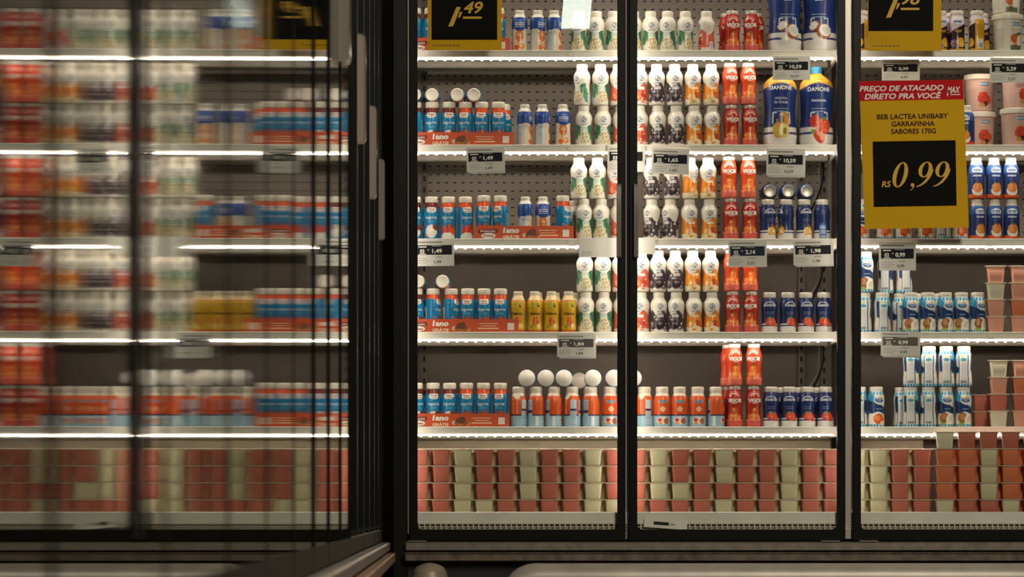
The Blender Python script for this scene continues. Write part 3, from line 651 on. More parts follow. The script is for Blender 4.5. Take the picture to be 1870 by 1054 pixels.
# ================================================================== shelves
def shelf(k, x0, x1, lbl, dotshift):
    y0 = LIPY; z = SHELF_Z[k]
    r = empty('cooler_shelf', ((x0+x1)/2, .3, z)); o = Vector((-(x0+x1)/2, -.3, -z))
    def part(mb, name, m, parent=r, sm=False):
        ob = mb.obj(name, m, parent, sm); ob.location = o if parent is r else (0, 0, 0); return ob
    b = MB(); b.box(x0, x1, y0+.012, .55, z-.012, z); part(b, 'board', mat('#d6d1c4', .5, name='shelf_enamel'))
    b = MB(); b.box(x0, x1, y0-.004, y0+.012, z-.020, z+.0012, bev=.0015)
    b.box(x0, x1, y0-.006, y0-.004, z-.0185, z-.016); b.box(x0, x1, y0-.006, y0-.004, z-.0035, z-.001)
    n = int((x1-x0)/.45)
    for i in range(1, n+1):
        xx = x0 + (x1-x0)*i/(n+.6); b.box(xx-.012, xx+.012, y0-.0065, y0-.004, z-.021, z-.004)
    part(b, 'price_rail', M_WHITE)
    b = MB(); b.box(x0+.012, x1-.012, y0+.150, y0+.185, z-.034, z-.012, bev=.004); part(b, 'support_channel', mat('#a39d90', .4, name='channel_enamel'))
    b = MB(); b.box(x0+.01, x1-.01, y0+.001, y0+.010, z-.0270, z-.0215); ls = part(b, 'light_strip', M_LED)
    b = MB(); xx = x0 + .03 + dotshift
    while xx < x1-.03:
        b.lathe([(0, .0036), (.0022, .0034), (.0034, .0020)], 10); 
        m = len(b.v) - 30
        for i in range(m, len(b.v)):
            vx, vy, vz = b.v[i]; b.v[i] = (xx + vx, y0 + .0055 + vy, z - .0268 - vz)
        xx += .0285
    part(b, 'light_diodes', M_LEDDOT, ls)
    b = MB(); b.box(x0-.002, x0+.006, y0-.005, .53, z-.03, z+.002); part(b, 'end_cap', M_WHITE)
    b = MB(); b.box(x1-.006, x1+.002, y0-.005, .53, z-.03, z+.002); part(b, 'end_cap', M_WHITE)
    tag(r, lbl, 'shelf', 'lit shelves in the front cooler')
XA0, XA1 = X(742, LIPY), X(1527.5, LIPY); XC0, XC1 = X(1560, LIPY), X(1955, LIPY)
names = {0: 'white shelf above the picture edge', 1: 'topmost white shelf', 2: 'second white shelf from the top', 3: 'third white shelf from the top', 4: 'fourth white shelf from the top', 5: 'lowest white shelf above the dessert cups'}
for k in range(0, 6):
    shelf(k, XA0, XA1, names[k] + ' with light strip, behind left and middle doors', .003*k)
    shelf(k, XC0, XC1, names[k] + ' with light strip, behind right door', .002*k)

# ================================================================== the front cooler cabinet
ZTOP = Z(-150); ZB = Z(1030)
cab = empty('cooler_cabinet', (0, 0, 0))
tag(cab, 'black and steel upright glass-door cooler cabinet facing the aisle', 'cooler')
def perf_mat():
    m = bpy.data.materials.new('perforated_panel'); m.use_nodes = True; nt = m.node_tree; b = nt.nodes['Principled BSDF']
    tc = nt.nodes.new('ShaderNodeTexCoord'); sp = nt.nodes.new('ShaderNodeSeparateXYZ'); nt.links.new(tc.outputs['Object'], sp.inputs[0])
    def M(op, a, bb=None):
        n = nt.nodes.new('ShaderNodeMath'); n.operation = op
        for i, v in enumerate((a, bb)):
            if v is None: continue
            if isinstance(v, (int, float)): n.inputs[i].default_value = v
            else: nt.links.new(v, n.inputs[i])
        return n.outputs[0]
    P = 15.1 * U * 1.05
    fx = M('FRACT', M('DIVIDE', M('ADD', sp.outputs[0], 10.0), P)); fz = M('FRACT', M('DIVIDE', M('ADD', sp.outputs[2], 10.0), P))
    hx = M('LESS_THAN', M('ABSOLUTE', M('SUBTRACT', fx, .5)), .18); hz = M('LESS_THAN', M('ABSOLUTE', M('SUBTRACT', fz, .5)), .08)
    mx = nt.nodes.new('ShaderNodeMix'); mx.data_type = 'RGBA'
    mx.inputs[6].default_value = (*lin('#8d857a'), 1); mx.inputs[7].default_value = (*lin('#0d0c0a'), 1)
    nt.links.new(M('MULTIPLY', hx, hz), mx.inputs[0]); nt.links.new(mx.outputs[2], b.inputs['Base Color'])
    b.inputs['Roughness'].default_value = .35; b.inputs['Metallic'].default_value = .3
    return m
M_PERF = perf_mat(); M_UPR = mat('#847c70', .4, .3, name='upright_steel'); M_PLAIN = mat('#6f675d', .4, .3, noise=.12, nscale=6, name='plain_back_panel')
YB = .58
b = MB(); b.box(X(722), X(1981), YB, YB+.02, SHELF_Z[3]-.02, ZTOP); b.obj('perforated_back_panel', M_PERF, cab)
b = MB(); b.box(X(722), X(1981), YB, YB+.02, Z(1000), SHELF_Z[3]-.02); b.obj('back_panel', M_PLAIN, cab)
for (a, c) in ((724, 732), (1549, 1551.8), (1973, 1980)):
    b = MB(); b.box(X(a), X(c), .05, YB, Z(985), ZTOP); b.obj('side_panel', M_PLAIN, cab)
b = MB(); b.box(X(722), X(1981), -.03, YB+.02, ZTOP+.0003, ZTOP+.04); b.obj('roof_panel', M_BLACK, cab)
b = MB(); b.box(X(735), X(1981), -.03, .05, Z(-112), ZTOP, bev=.004); b.obj('header', M_BLACK, cab)
b = MB(); b.box(X(722), X(1981), .05, YB+.02, 0.02, Z(990)); b.obj('plinth', mat('#12120f', .6), cab)
b = MB(); b.box(X(733), X(1972), .046, YB, Z(985), ZD-.0005); b.obj('deck', mat('#b9b3a6', .5), cab)
b = MB(); b.box(X(744), X(1981), .031, .044, Z(957, .03), Z(935, .03), bev=.002); b.obj('front_board', mat('#efebe0', .5, noise=.1, nscale=14), cab)
# air grille: a real grid of bars
b = MB(); gx = X(764)
while gx < X(1955):
    b.box(gx, gx+.0045, .0278, .0300, Z(967.4, .02), Z(957, .02)); gx += .0165
for t in (0, .5, 1):
    zz = Z(967, .02)*(1-t) + Z(957, .02)*t; b.box(X(764), X(1955), .0276, .0304, zz-.0012, zz+.0012)
b.obj('air_grille', mat('#cfc7b4', .5), cab)
# uprights with slots and the cables at the right end of the first bay
for px in (774, 1466, 1508):
    b = MB(); xx = X(px, .5)
    b.box(xx-.010, xx+.010, YB-.022, YB, Z(985), ZTOP, 0)
    zz = Z(970)
    while zz < ZTOP:
        b.box(xx-.0035, xx+.0035, YB-.0225, YB-.021, zz, zz+.016, 1); zz += .036
    b.obj('slotted_upright', [M_PLAIN, mat('#0b0a09', .7)], cab)
for k in range(1, 6):
    z1 = SHELF_Z[k] - .03; pts = []
    for i in range(17):
        t = i/16; pts.append((X(1503 - 30*t**1.6 + 4*math.sin(5*t), .4), .40 + .09*t, z1 - .20*t))
    b = MB(); b.tube(pts, .0028, 8); b.obj('cable', mat('#1a1a18', .4), cab, True)
    pts = [(p[0] - .012 - .004*math.sin(i*.7), p[1]-.02, p[2]) for i, p in enumerate(pts[:12])]
    b = MB(); b.tube(pts, .0020, 8); b.obj('cable', mat('#a8a294', .4), cab, True)
# corner post, posts between the door pairs, sills
b = MB(); b.box(X(717), X(744.4), -.012, .045, 0.02, ZTOP, bev=.003); b.obj('corner_post', M_BLACK2, cab)
b = MB(); b.box(X(744.5), X(747), -.006, .02, Z(975), Z(-112)); b.obj('reflection_strip', mat('#8c7f70', .35, .6), cab)  # pale strip standing for a thin line of reflected light
b = MB(); b.box(X(1541.5), X(1557), .029, .047, Z(985), ZTOP, bev=.002); b.obj('door_post', mat('#b5aea2', .35, .4), cab)
b = MB(); b.box(X(1953.5), X(1981), .0, .047, Z(985), Z(-112)); b.obj('door_post', M_BLACK, cab)
b = MB(); b.box(X(1141), X(1154), .034, .047, Z(985), ZTOP); b.obj('door_post', mat('#cfc3b8', .4), cab)
for px, hw in ((1147.5, 13), (749, 8), (1546, 8), (1556, 8)):
    # lamps on the inner side of the uprights: a housing with a lit lens facing the goods
    xa = X(px); pr_ = MB(); pr_.box(xa-hw*U, xa+hw*U, .0475, .0500, Z(985), ZTOP) if hw > 10 else pr_.box(xa-hw*U*.6, xa+hw*U*.6, .0475, .0500, Z(930), ZTOP-.02)
    ho = pr_.obj('lamp_housing', M_WHITE, cab)
    pr_ = MB(); pr_.box(xa-hw*U*.55, xa+hw*U*.55, .0502, .0535, Z(928), ZTOP-.03); pr_.obj('lamp_lens', M_TUBE, ho)
b = MB(); b.box(X(740), X(2010), -.030, .05, Z(1007, -.03), Z(989.5, -.03), bev=.004); b.obj('sill', M_STEEL, cab)
b = MB(); b.box(X(740), X(2010), -.045, .05, Z(1025.5, -.045), Z(1011, -.045), bev=.003); b.box(X(740), X(2010), -.047, -.03, Z(1011, -.047), Z(1009, -.047)); b.obj('kick_rail', M_BROWN, cab)
b = MB(); b.box(X(725), X(2010), .0, .05, .0, Z(1026)); b.obj('kick_plate', mat('#0f0f0d', .6), cab)
# hinge plates at the feet of the doors
for px in (762, 1515, 1585):
    b = MB(); b.box(X(px-17), X(px+17), -.030, -.003, Z(989.4), Z(987.2)); b.obj('hinge_plate', M_STEEL, cab)

# ================================================================== glass doors (one mesh set, used for both cabinets)
M_HANDLE = mat('#b0a89a', .14, 0, .7, name='clear_grey_plastic'); M_HANDLE.node_tree.nodes['Principled BSDF'].inputs['Transmission Weight'].default_value = .45
WD = 395*U; DZ0, DZ1 = Z(988), Z(-110)
def door_meshes(hand, flush=0):
    """local x 0..WD from hinge side or handle side, front face -y, z absolute"""
    b = MB(); st = 14*U; bt = 20*U; tp = 30*U; rad = 8*U; N = 6
    def loop(x0, x1, z0, z1, r):
        pts = []
        for (cx, cz, a0) in ((x1-r, z1-r, 0), (x0+r, z1-r, 90), (x0+r, z0+r, 180), (x1-r, z0+r, 270)):
            for k in range(N+1):
                t = math.radians(a0+90*k/N); pts.append((cx+r*math.cos(t), cz+r*math.sin(t)))
        return pts
    o0 = loop(.002, WD-.002, DZ0+.002, DZ1-.002, .002); o1 = loop(0, WD, DZ0, DZ1, .003)
    i0 = loop(st, WD-st, DZ0+bt, DZ1-tp, rad); i1 = loop(st+.0015, WD-st-.0015, DZ0+bt+.0015, DZ1-tp-.0015, rad)
    lay = [(o1, .027), (o1, .002), (o0, .0), (i0, .0), (i1, .0015), (i1, .027)]
    vs = [(x, y, z) for L, y in lay for x, z in L]; n = len(o0); m = len(lay)
    b.add(vs, [(a*n+k, a*n+(k+1) % n, ((a+1) % m)*n+(k+1) % n, ((a+1) % m)*n+k) for a in range(m) for k in range(n)])
    fr = b.mesh('frame', M_BLACK)
    px0, px1, py = st-.002, WD-st+.002, .0102
    if flush:      # the glass covers the black border of the door; a thin trim guards each upright edge
        b = MB(); px0, px1, py = .0035, WD-.0035, .0
        for (xa, xb) in ((.0035, st), (WD-st, WD-.0035)): b.box(xa, xb, .0046, .027, DZ0+bt, DZ1-tp)
        b.box(0, WD, -.001, .027, DZ0, DZ0+bt); b.box(0, WD, -.001, .027, DZ1-tp, DZ1)
        for (xa, xb) in ((0, .003), (WD-.003, WD)): b.box(xa, xb, -(.0026 if flush == 1 else .0006), .027, DZ0+bt, DZ1-tp)
        fr = b.mesh('frame', M_BLACK)
    # pane: a finely divided sheet with the faint waviness of toughened glass
    nx = 60; vs = []; fs = []
    for i in range(nx+1):
        x = px0 + (px1-px0)*i/nx
        w = 1.6e-5*math.sin(x*38+hand*2) + 1.1e-5*math.sin(x*77+1.3) + .6e-5*math.sin(x*131+hand)
        for y in (py+w, py+.004+w):
            for z in (DZ0+bt-.002, DZ1-tp+.002): vs.append((x, y, z))
    for i in range(nx):
        a = i*4; c = a+4
        fs.append((a, c, c+1, a+1)); fs.append((a+2, a+3, c+3, c+2))
    fs.append((0, 1, 3, 2)); q = nx*4; fs.append((q, q+2, q+3, q+1))
    me = bpy.data.meshes.new('glass_pane'); me.from_pydata(vs, [], fs); me.update()
    me.polygons.foreach_set('use_smooth', [True]*(len(fs)-2) + [False]*2); me.set_sharp_from_angle(angle=.5)
    # handle: upright fin with rounded corners, held by two feet
    b = MB(); hx = WD-st+1.5*U if hand else st-1.5*U; z0, z1 = Z(472), Z(336); t = 4.2*U; pr = .018; r = .010
    pts = []
    for (cy, cz, a0) in ((-.002, z1-.002, 0), (-pr+r, z1-r, 90), (-pr+r, z0+r, 180), (-.002, z0+.002, 270)):
        rr = r if cy < -.003 else .002
        for k in range(N+1):
            a = math.radians(a0+90*k/N); pts.append((cy+rr*math.cos(a), cz+rr*math.sin(a)))
    n = len(pts)
    inner = [(y*.86 - .001, (z-(z0+z1)/2)*.985+(z0+z1)/2) for y, z in pts]
    vs = [(hx-t*.7, y, z) for y, z in inner] + [(hx-t, y, z) for y, z in pts] + [(hx+t, y, z) for y, z in pts] + [(hx+t*.7, y, z) for y, z in inner]
    fs = [(a*n+k, a*n+(k+1) % n, (a+1)*n+(k+1) % n, (a+1)*n+k) for a in range(3) for k in range(n)] + [tuple(range(n))[::-1], tuple(range(3*n, 4*n))]
    b.add(vs, fs)
    hd = b.mesh('handle', M_HANDLE, True, 30)
    return fr, me, hd
DM = [door_meshes(0), door_meshes(1)]; DF = [door_meshes(0, 1), door_meshes(1, 1)]; DN = [door_meshes(0, 2), door_meshes(1, 2)]
DALL = (DM, DM, DF, DN)
def glass_copy(me, m):
    c = me.copy(); c.materials.clear(); c.materials.append(m); return c
DG = {(h, s): glass_copy(DALL[s][h][1], M_GLASS_SIDE if s else M_GLASS) for h in (0, 1) for s in (0, 1, 2, 3)}
def door(hand, loc, rz, lbl, side, grp, wob=0.0):
    r = empty('cooler_door', loc, rz + wob)
    link('frame', DALL[side][hand][0], r)
    g = link('glass_pane', DG[hand, side], r)
    link('handle', DM[hand][2], r)
    tag(r, lbl, 'door', grp); return r
door(1, (X(747.5), 0, 0), 0, 'closed glass door left of the double handles, carrying a yellow 49 sign', 0, 'glass doors of the front cooler')
door(0, (X(1149), 0, 0), 0, 'closed glass door right of the double handles, without any sign', 0, 'glass doors of the front cooler')
door(1, (X(1557.5), 0, 0), 0, 'closed glass door at the right edge carrying the 0,99 sign', 0, 'glass doors of the front cooler')

# ================================================================== side bank of coolers along the aisle, seen almost edge-on
RZ = PI/2 + .02
u = Vector((.02, -1, 0)).normalized()                 # towards the camera
O = Vector((-236*U, 0, 0)) + u*(.0075*D)
bank = empty('cooler_cabinet', (O.x, O.y, 0), RZ)
tag(bank, 'long black glass-door cooler along the left aisle, mirroring the shelves', 'cooler')
PAIR = 805*U; NP = 8; LEN = NP*PAIR
far_words = ['deepest in the corner'] + [ORD[i] + ' from the corner' for i in range(1, 16)]
for i in range(NP):
    for h in (0, 1):
        # local x runs away from the camera
        lx = -(i*PAIR) - (WD + 3.5*U if h == 0 else 2*WD + 7.5*U)
        p = O - u*lx
        nn = 2*i + (0 if h == 0 else 1)
        door(h, (p.x, p.y, 0), RZ, 'black-framed mirror-like glass door of the left aisle cooler, ' + far_words[nn], 1 if i < 3 else 2 if i == 3 or (i == 4 and h == 0) else 3, 'glass doors of the left aisle cooler', random.uniform(-.0004, .0004))
def bpart(name, x0, x1, y0, y1, z0, z1, m, bev=0):
    b = MB(); b.box(x0, x1, y0, y1, z0, z1, bev=bev); return b.obj(name, m, bank)
bpart('back_panel', -LEN, 0, .50, .52, .02, ZTOP, mat('#3b3731', .6))
bpart('roof_panel', -LEN, 0, .05, .52, ZTOP, ZTOP+.04, M_BLACK)
bpart('header', -LEN, 0, -.004, .05, Z(-112), ZTOP, M_BLACK)
bpart('end_panel', -LEN-.02, -LEN, .0, .52, .02, ZTOP+.04, M_BLACK)
bpart('end_panel', 0, .02, .03, .52, .02, ZTOP+.04, M_BLACK)
bpart('plinth', -LEN, 0, .051, .50, .02, Z(985), mat('#12120f', .6))
bpart('sill', -LEN, .03, -.024, .05, Z(1006), Z(990), M_STEEL, .004)
bpart('kick_rail', -LEN, .03, -.040, .05, Z(1026), Z(1009), mat('#7d6546', .5, .35, noise=.4, name='brown_kick_rail'), .003)
bpart('kick_plate', -LEN, .0, .0, .05, .0, Z(1027), mat('#0f0f0d', .6))
for k in range(1, 6): bpart('shelf', -LEN+.03, -.03, .14, .48, SHELF_Z[k]-.03, SHELF_Z[k], mat('#6d685d', .6))

# ================================================================== guard rails on the floor
b = MB(); R_ = 27*U; yg = -.11; xc = X(978, yg); zc_ = Z(1056, yg); br = 36*U
pts = [(xc-br, yg, .0)] + [(xc-br, yg, zc_-br-.1), ] + [(xc - br*math.cos(t), yg, zc_-br + br*math.sin(t)) for t in np.linspace(0, PI/2, 14)] + [(X(p), yg, zc_) for p in (1000, 1200, 1500, 1800, 2050)]
pts += [(X(2050)+br*math.sin(t), yg, zc_-br+br*math.cos(t)) for t in np.linspace(.1, PI/2, 10)] + [(X(2050)+br, yg, 0)]
b.tube(pts, R_, 28); g = b.obj('guard_rail', mat('#b9b3a3', .38, .15, noise=.18, nscale=9, name='scuffed_grey_plastic'), None, True)
tag(g, 'pale grey tubular guard rail along the cooler foot, bending down at its left end', 'guard rail')
b = MB(); zt = Z(1028, yg); b.lathe([(0, 33*U), (zt-.040, 33*U), (zt-.036, 31.5*U), (zt-.030, 31.5*U), (zt-.024, 30*U), (zt-.012, 24*U), (zt-.004, 14*U), (zt, 3*U)], 36)
g = b.obj('bollard', mat('#9a9179', .42, .1, noise=.2, nscale=12), None, True); g.location = (X(785, yg), yg, 0)
tag(g, 'short round-topped beige bollard left of the grey guard rail', 'bollard')

# ================================================================== cardboard liner behind the cups; added sheets standing for lit wall
b = MB(); b.box(X(764), X(1528), .156, .160, ZD, ZD + 4*CP - .006); g = b.obj('backing_sheet', mat('#d0be98', .8, noise=.08), None)
tag(g, 'beige cardboard sheet standing behind the dessert cups, left and middle doors', 'cardboard')
b = MB(); b.box(X(1560), X(1705), .156, .160, ZD, ZD + 4*CP - .006); g = b.obj('backing_sheet', mat('#d0be98', .8, noise=.08), None)
tag(g, 'beige cardboard sheet standing behind the dessert cups, right door', 'cardboard')

b = MB(); b.box(X(752), X(1535), .36, .364, ZD, SHELF_Z[5] - .016); g = b.obj('backing_sheet', mat('#c6baa2', .8, noise=.06), None)  # made-up sheet; its tone stands for the lit back wall
tag(g, 'added greyish sheet standing for the lit back wall between dessert cups and fifth shelf', 'cardboard')
b = MB(); b.box(X(1562), X(1710), .36, .364, ZD, SHELF_Z[5] - .016); g = b.obj('backing_sheet', mat('#c6baa2', .8, noise=.06), None)  # added likewise in place of the lit wall at the right
tag(g, 'added greyish sheet for the lit back wall above the cups at the left of the 0,99-sign door', 'cardboard')

# ================================================================== promotion trays
def tray(px0, px1, sh, lbl):
    Y0 = LIPY + .023; z = SHELF_Z[sh] + .0003; x0, x1 = X(px0, Y0), X(px1, Y0); xm = (x0+x1)/2
    r = empty('promotion_tray', (xm, Y0, z)); w = (x1-x0)/2; h = 25*U; t = .0022; dp = .115
    OR = mat('#d2521f', .5, noise=.08, nscale=5, name='orange_card')
    b = MB(); b.box(-w, w, 0, t, 0, h); b.obj('front_panel', OR, r)
    b = MB(); b.box(-w, w, t, dp, 0, t); b.obj('base', mat('#a8764c', .7), r)
    for s in (-1, 1):
        b = MB(); xa = s*w - (t if s > 0 else 0); b.box(xa, xa+t, t, dp, t, h); b.obj('side_panel', OR, r)
    f = Flat(); W2 = (px1-px0)/2; MR = mat('#7c231a', .5); OY = mat('#e07a2c', .5); BR = mat('#6b3a22', .5)
    c = -W2 + 24
    f.poly([(c-20, 17), (c+17, 20), (c+18, 13.5), (c+14, 12.5), (c-17, 11), (c-20, 12)], MR, -.25); f.text('PROMO\u00c7\u00c3O', c-1, 13.8, 28, W_, .03, .05, 4.2, -.5)
    f.ell(c, 7, 14, 5.6, W_, -.3); f.ring(c, 7, (14.5, 6.2), (13.5, 5.2), MR, 0, -.4); f.text('Frimesa', c, 5, 20, mat('#a33a2c', .5), .03, .1, 4.6, -.5)
    f.obj('brand_badge', r); f = Flat()
    c = -W2 + 66; f.text('1ano', c, 12.5, 30, W_, .05, .1, 10.5); f.text('GR\u00c1TIS', c, 2.2, 30, mat('#f0d9bd', .5), .045, 0, 7.2)
    f.obj('slogan_lettering', r); f = Flat()
    c = -W2 + 104
    for (a, d, rx, rz, m) in ((0, 12, 9, 6, BR), (-7, 8, 5, 4, mat('#8a4a2a', .5)), (8, 8, 6, 4, mat('#9b5a30', .5)), (-13, 8, 4, 4, mat('#d6c0a4', .5)), (13, 6, 4, 3, mat('#c99a6a', .5)), (3, 15, 5, 4, mat('#4b2418', .5)), (-2, 6, 6, 3, mat('#b8763f', .5))): f.ell(c+a, d, rx, rz, m, -.25 - .03*rx)
    f.obj('food_picture', r); f = Flat()
    c = -W2 + (px1-px0)*.74
    for zz, ww in ((16, 17), (11.5, 14), (6.5, 19)): f.rect(c-ww, c+ww, zz, zz+(2.2 if zz < 8 else 1.4), mat('#f3cda8', .5), -.25)
    f.obj('small_print', r); f = Flat()
    c = W2 - 13; f.rect(c-6, c+6, 5, 18, mat('#efe6dc', .5), -.25)
    f.obj('blank_patch', r)
    tag(r, lbl, 'tray', 'orange promotion trays')
tray(738, 931, 1, 'orange promotion tray holding blue bottles on the top shelf')
tray(738, 938, 2, 'orange promotion tray holding blue bottles on the second shelf')
tray(867, 1047.5, 3, 'orange promotion tray on the third shelf, further right than the others')
tray(738, 947, 4, 'orange promotion tray on the fourth shelf, beside yellow bottles')
tray(738, 930, 5, 'orange promotion tray on the fifth shelf, beside orange bottles')

# ================================================================== shelf-edge price tags
def ptag(x0, x1, y0, y1, price, lbl, rot=0.0, small=None, grey='#22252b', double=False, card='#dedbd4', pale=False):
    Y = LIPY - .012; w, h = (x1-x0), (y1-y0)
    r = empty('price_tag', (X((x0+x1)/2, Y), Y, Z(y1, Y))); r.rotation_euler = (0, rot, 0)
    b = MB(); b.box(-w/2*U, w/2*U, 0, .0014, 0, h*U); b.obj('card', mat(card, .35, name='tag_card'), r)
    if double:
        b = MB(); b.box((-w/2+4)*U, (w/2+1)*U, .0018, .003, -3*U, (h-6)*U); b.obj('card', mat('#cfd0cc', .35), r)
    s = h/48.0; f = Flat(); KB = mat(grey, .6, 0, .1)
    if not pale:
        f.rect(-w/2+3.5, w/2-4, 20*s, 37*s, KB, -.2)
        f.rect(-w/2+3.5, w/2-22, 41*s, 43.5*s, GR_, -.2)
    fb = f.obj('price_band', r) if f.mats else None
    f = Flat()
    if not pale:
        f.text('03', -w/2+14, 23*s, 8, W_, .03, 0, 7*s, -.45); f.rect(-w/2+7, -w/2+22, 33*s, 35*s, W_, -.4)
        f.rect(-w/2+8, -w/2+21, 20.6*s, 21.8*s, W_, -.4); f.rect(-w/2+24, -w/2+26.5, 28*s, 29.6*s, W_, -.4)
        f.text('ATACADO', 4, 34.5*s, 18, mat('#c9c9c6', .5), .02, 0, 3.6*s, -.5)
        f.text(price, 5 if len(price) < 5 else 7.5, 23.5*s, 18 if len(price) < 5 else 22, W_, .035, 0, 8.6*s, -.45)
        f.obj('price_lettering', r)
    f = Flat()
    if not pale: f.text('VAREJO', 8, 14.5*s, 14, GR_, .02, 0, 3.2*s, -.35); f.text(small or price, 6, 5*s, 13 if len(price) < 5 else 16, mat('#55534e', .5), .02, 0, 6.4*s, -.35)
    for zz in (13, 9, 5): f.rect(-w/2+4, -w/2+23, zz*s, (zz+1.2)*s, mat('#b5b2aa', .5), -.3)
    f.rect(-w/2+24, -w/2+26, 9*s, 10.5*s, GR_, -.3)
    f.obj('small_lettering', r)
    tag(r, lbl, 'price tag', 'shelf-edge price tags')
ptag(852, 922, 268, 314, '1,49', 'price tag 1,49 hanging from the second shelf above the blue bottles', -.02, double=True)
ptag(1109, 1178, 266, 314, '1,49', 'price tag on the second shelf, half hidden by the door stiles', 0)
ptag(757, 830, 436, 486, '1,49', 'price tag 1,49 at the left end of the third shelf', -.01)
ptag(1057, 1127, 434, 470, '1,84', 'price tag with glare painted white, left of the double handles', 0, card='#efece4', pale=True)  # glare put into the colour: a whiter card without its print
ptag(1133, 1197, 434, 464, '1,84', 'price tag with glare painted white, right of the double handles', 0, card='#efece4', pale=True)  # glare painted into the card here too
ptag(1017, 1088, 609, 652, '1,84', 'price tag 1,84 hanging from the fourth shelf', .0, grey='#5b5a58', double=True)
ptag(1411, 1480, 102, 146, '10,59', 'price tag 10,59 on the top shelf under the coconut bottles', .0)
ptag(1189, 1258, 271, 318, '1,65', 'price tag 1,65 tilted on the second shelf', .035)
ptag(1399, 1470, 271, 321, '10,59', 'price tag 10,59 on the second shelf under the large navy bottles', .015, double=True)
ptag(1330, 1401, 438, 488, '2,14', 'price tag 2,14 on the third shelf under red bottles', -.01, grey='#2c3644', small='2,21')
ptag(1449, 1522, 437, 484, '1,98', 'price tag 1,98 on the third shelf under navy bottles', -.02, double=True)
ptag(1610, 1680, 108, 147, '0,99', 'price tag 0,99 on the top shelf above the big sign', .0)
ptag(1807, 1876, 105, 151, '5,29', 'price tag 5,29 on the top shelf under white tubs', .01)
ptag(1605, 1673, 442, 494, '0,99', 'price tag 0,99 on the third shelf below the big sign', .0)
ptag(1608, 1680, 605, 650, '0,99', 'grey-banded price tag 0,99 on the fourth shelf', .015, grey='#6a6964', double=True)
# loose card lying on the grille
b = MB(); b.box(-.066, .066, -.0145, .0145, 0, .0012); r = b.obj('loose_tag', mat('#dcd7cc', .5), None)
r.location = (X(1216), .0222, Z(957.0, .02)); r.rotation_euler = (1.38, .07, 0)
f = Flat(); f.rect(-22, 6, -3, 3, K_, -.2); f.rect(8, 18, -2, 1, GR_, -.2); o = f.obj('printed_band', r); o.rotation_euler = (-PI/2, 0, 0); o.location = (0, 0, .0013)
tag(r, 'crumpled white price card lying on the air grille below the middle door', 'card')

# ================================================================== yellow price signs on the glass
M_SIGN = mat('#e0b010', .6, 0, .12, noise=.05, nscale=8, name='sign_yellow'); M_SRED = mat('#cc141c', .6, 0, .12, name='sign_red'); M_SBLK = mat('#0b0b08', .6, 0, .08, name='sign_black')
YS = -.0005
def digit0(f, cx, cz, s, m, sh): f.ring(cx, cz, (.29*s, .5*s), (.13*s, .455*s), m, sh, -.6)
def digit9(f, cx, cz, s, m, sh):
    f.ring(cx, cz+.19*s, (.27*s, .31*s), (.12*s, .27*s), m, sh, -.6)
    A = [(.27, .22), (.27, .05), (.21, -.15), (.09, -.33), (-.07, -.45), (-.25, -.5)]; B = [(.10, .16), (.11, .02), (.08, -.14), (.0, -.28), (-.12, -.40), (-.26, -.47)]
    f.strip([(a*s, b_*s) for a, b_ in A], [(a*s, b_*s) for a, b_ in B], m, cx, cz, sh, -.65)
def comma(f, cx, cz, s, m, sh):
    f.ell(cx, cz, .10*s, .10*s, m, -.6)
    f.strip([(.10*s, 0), (.08*s, -.12*s), (.0, -.22*s), (-.12*s, -.30*s)], [(-.02*s, -.04*s), (.02*s, -.12*s), (-.04*s, -.20*s), (-.13*s, -.28*s)], m, cx, cz, 0, -.65)
def sign_big():
    w, h = 190, 270; r = empty('price_sign', (X(1671.5, YS), YS-.001, Z(417, YS))); r.rotation_euler = (0, -.0165, 0)
    # a card slightly bowed and skewed, as it hangs
    b = MB(); b.box(-w/2*U, w/2*U, -.0012, 0, 0, h*U); bd = b.obj('board', M_SIGN, r)
    for v in bd.data.vertices: v.co.x += -.022*v.co.z + .0045
    f = Flat(); z0 = h-36; f.poly([(-w/2-3.2, z0), (w/2-3.2, z0), (w/2-4, h), (-w/2-4, h)], M_SRED, -.9)
    f.text('PRE\u00c7O DE ATACADO', -21, h-18.5, 154, W_, .03, .22, 12.5, -1.2); f.text('DIRETO PRA VOC\u00ca', -19, h-33, 140, W_, .03, .22, 13, -1.2)
    f.text('MAX', 74, h-24, 24, W_, .03, .3, 12, -1.2); f.rect(68, 86, h-28, h-26.5, W_, -1.2); f.poly([(61, h-30), (63, h-30), (66, h-18), (64, h-18)], W_, -1.2)
    f.obj('header', r)
    BRN = mat('#33190a', .6, 0, .1); f = Flat()
    f.text('BEB LACTEA UNIBABY', -2, h-70, 130, BRN, .025, 0, 9.5, -1.0); f.text('GARRAFINHA', -1, h-83.5, 79, BRN, .025, 0, 9.5, -1.0); f.text('SABORES 170G', -.5, h-97, 82, BRN, .025, 0, 9.5, -1.0)
    f.obj('product_lettering', r)
    f = Flat(); f.rect(-75.5, 76, 40, 159.5, M_SBLK, -.9); f.obj('price_panel', r)
    f = Flat(); sh = .24; S = 46
    f.text('RS', -52, 76, 17, Y_, .02, .2, 11.5, -1.4)
    digit0(f, -26, 98, S, Y_, sh); digit9(f, 20, 98, S, Y_, sh); digit9(f, 51, 98, S, Y_, sh); comma(f, -4, 79, 34, Y_, sh)
    g = f.obj('price_lettering', r); g.location = (0, -.0012, 0)
    tag(r, 'large yellow sign with red header and price 0,99 on right front door', 'sign')
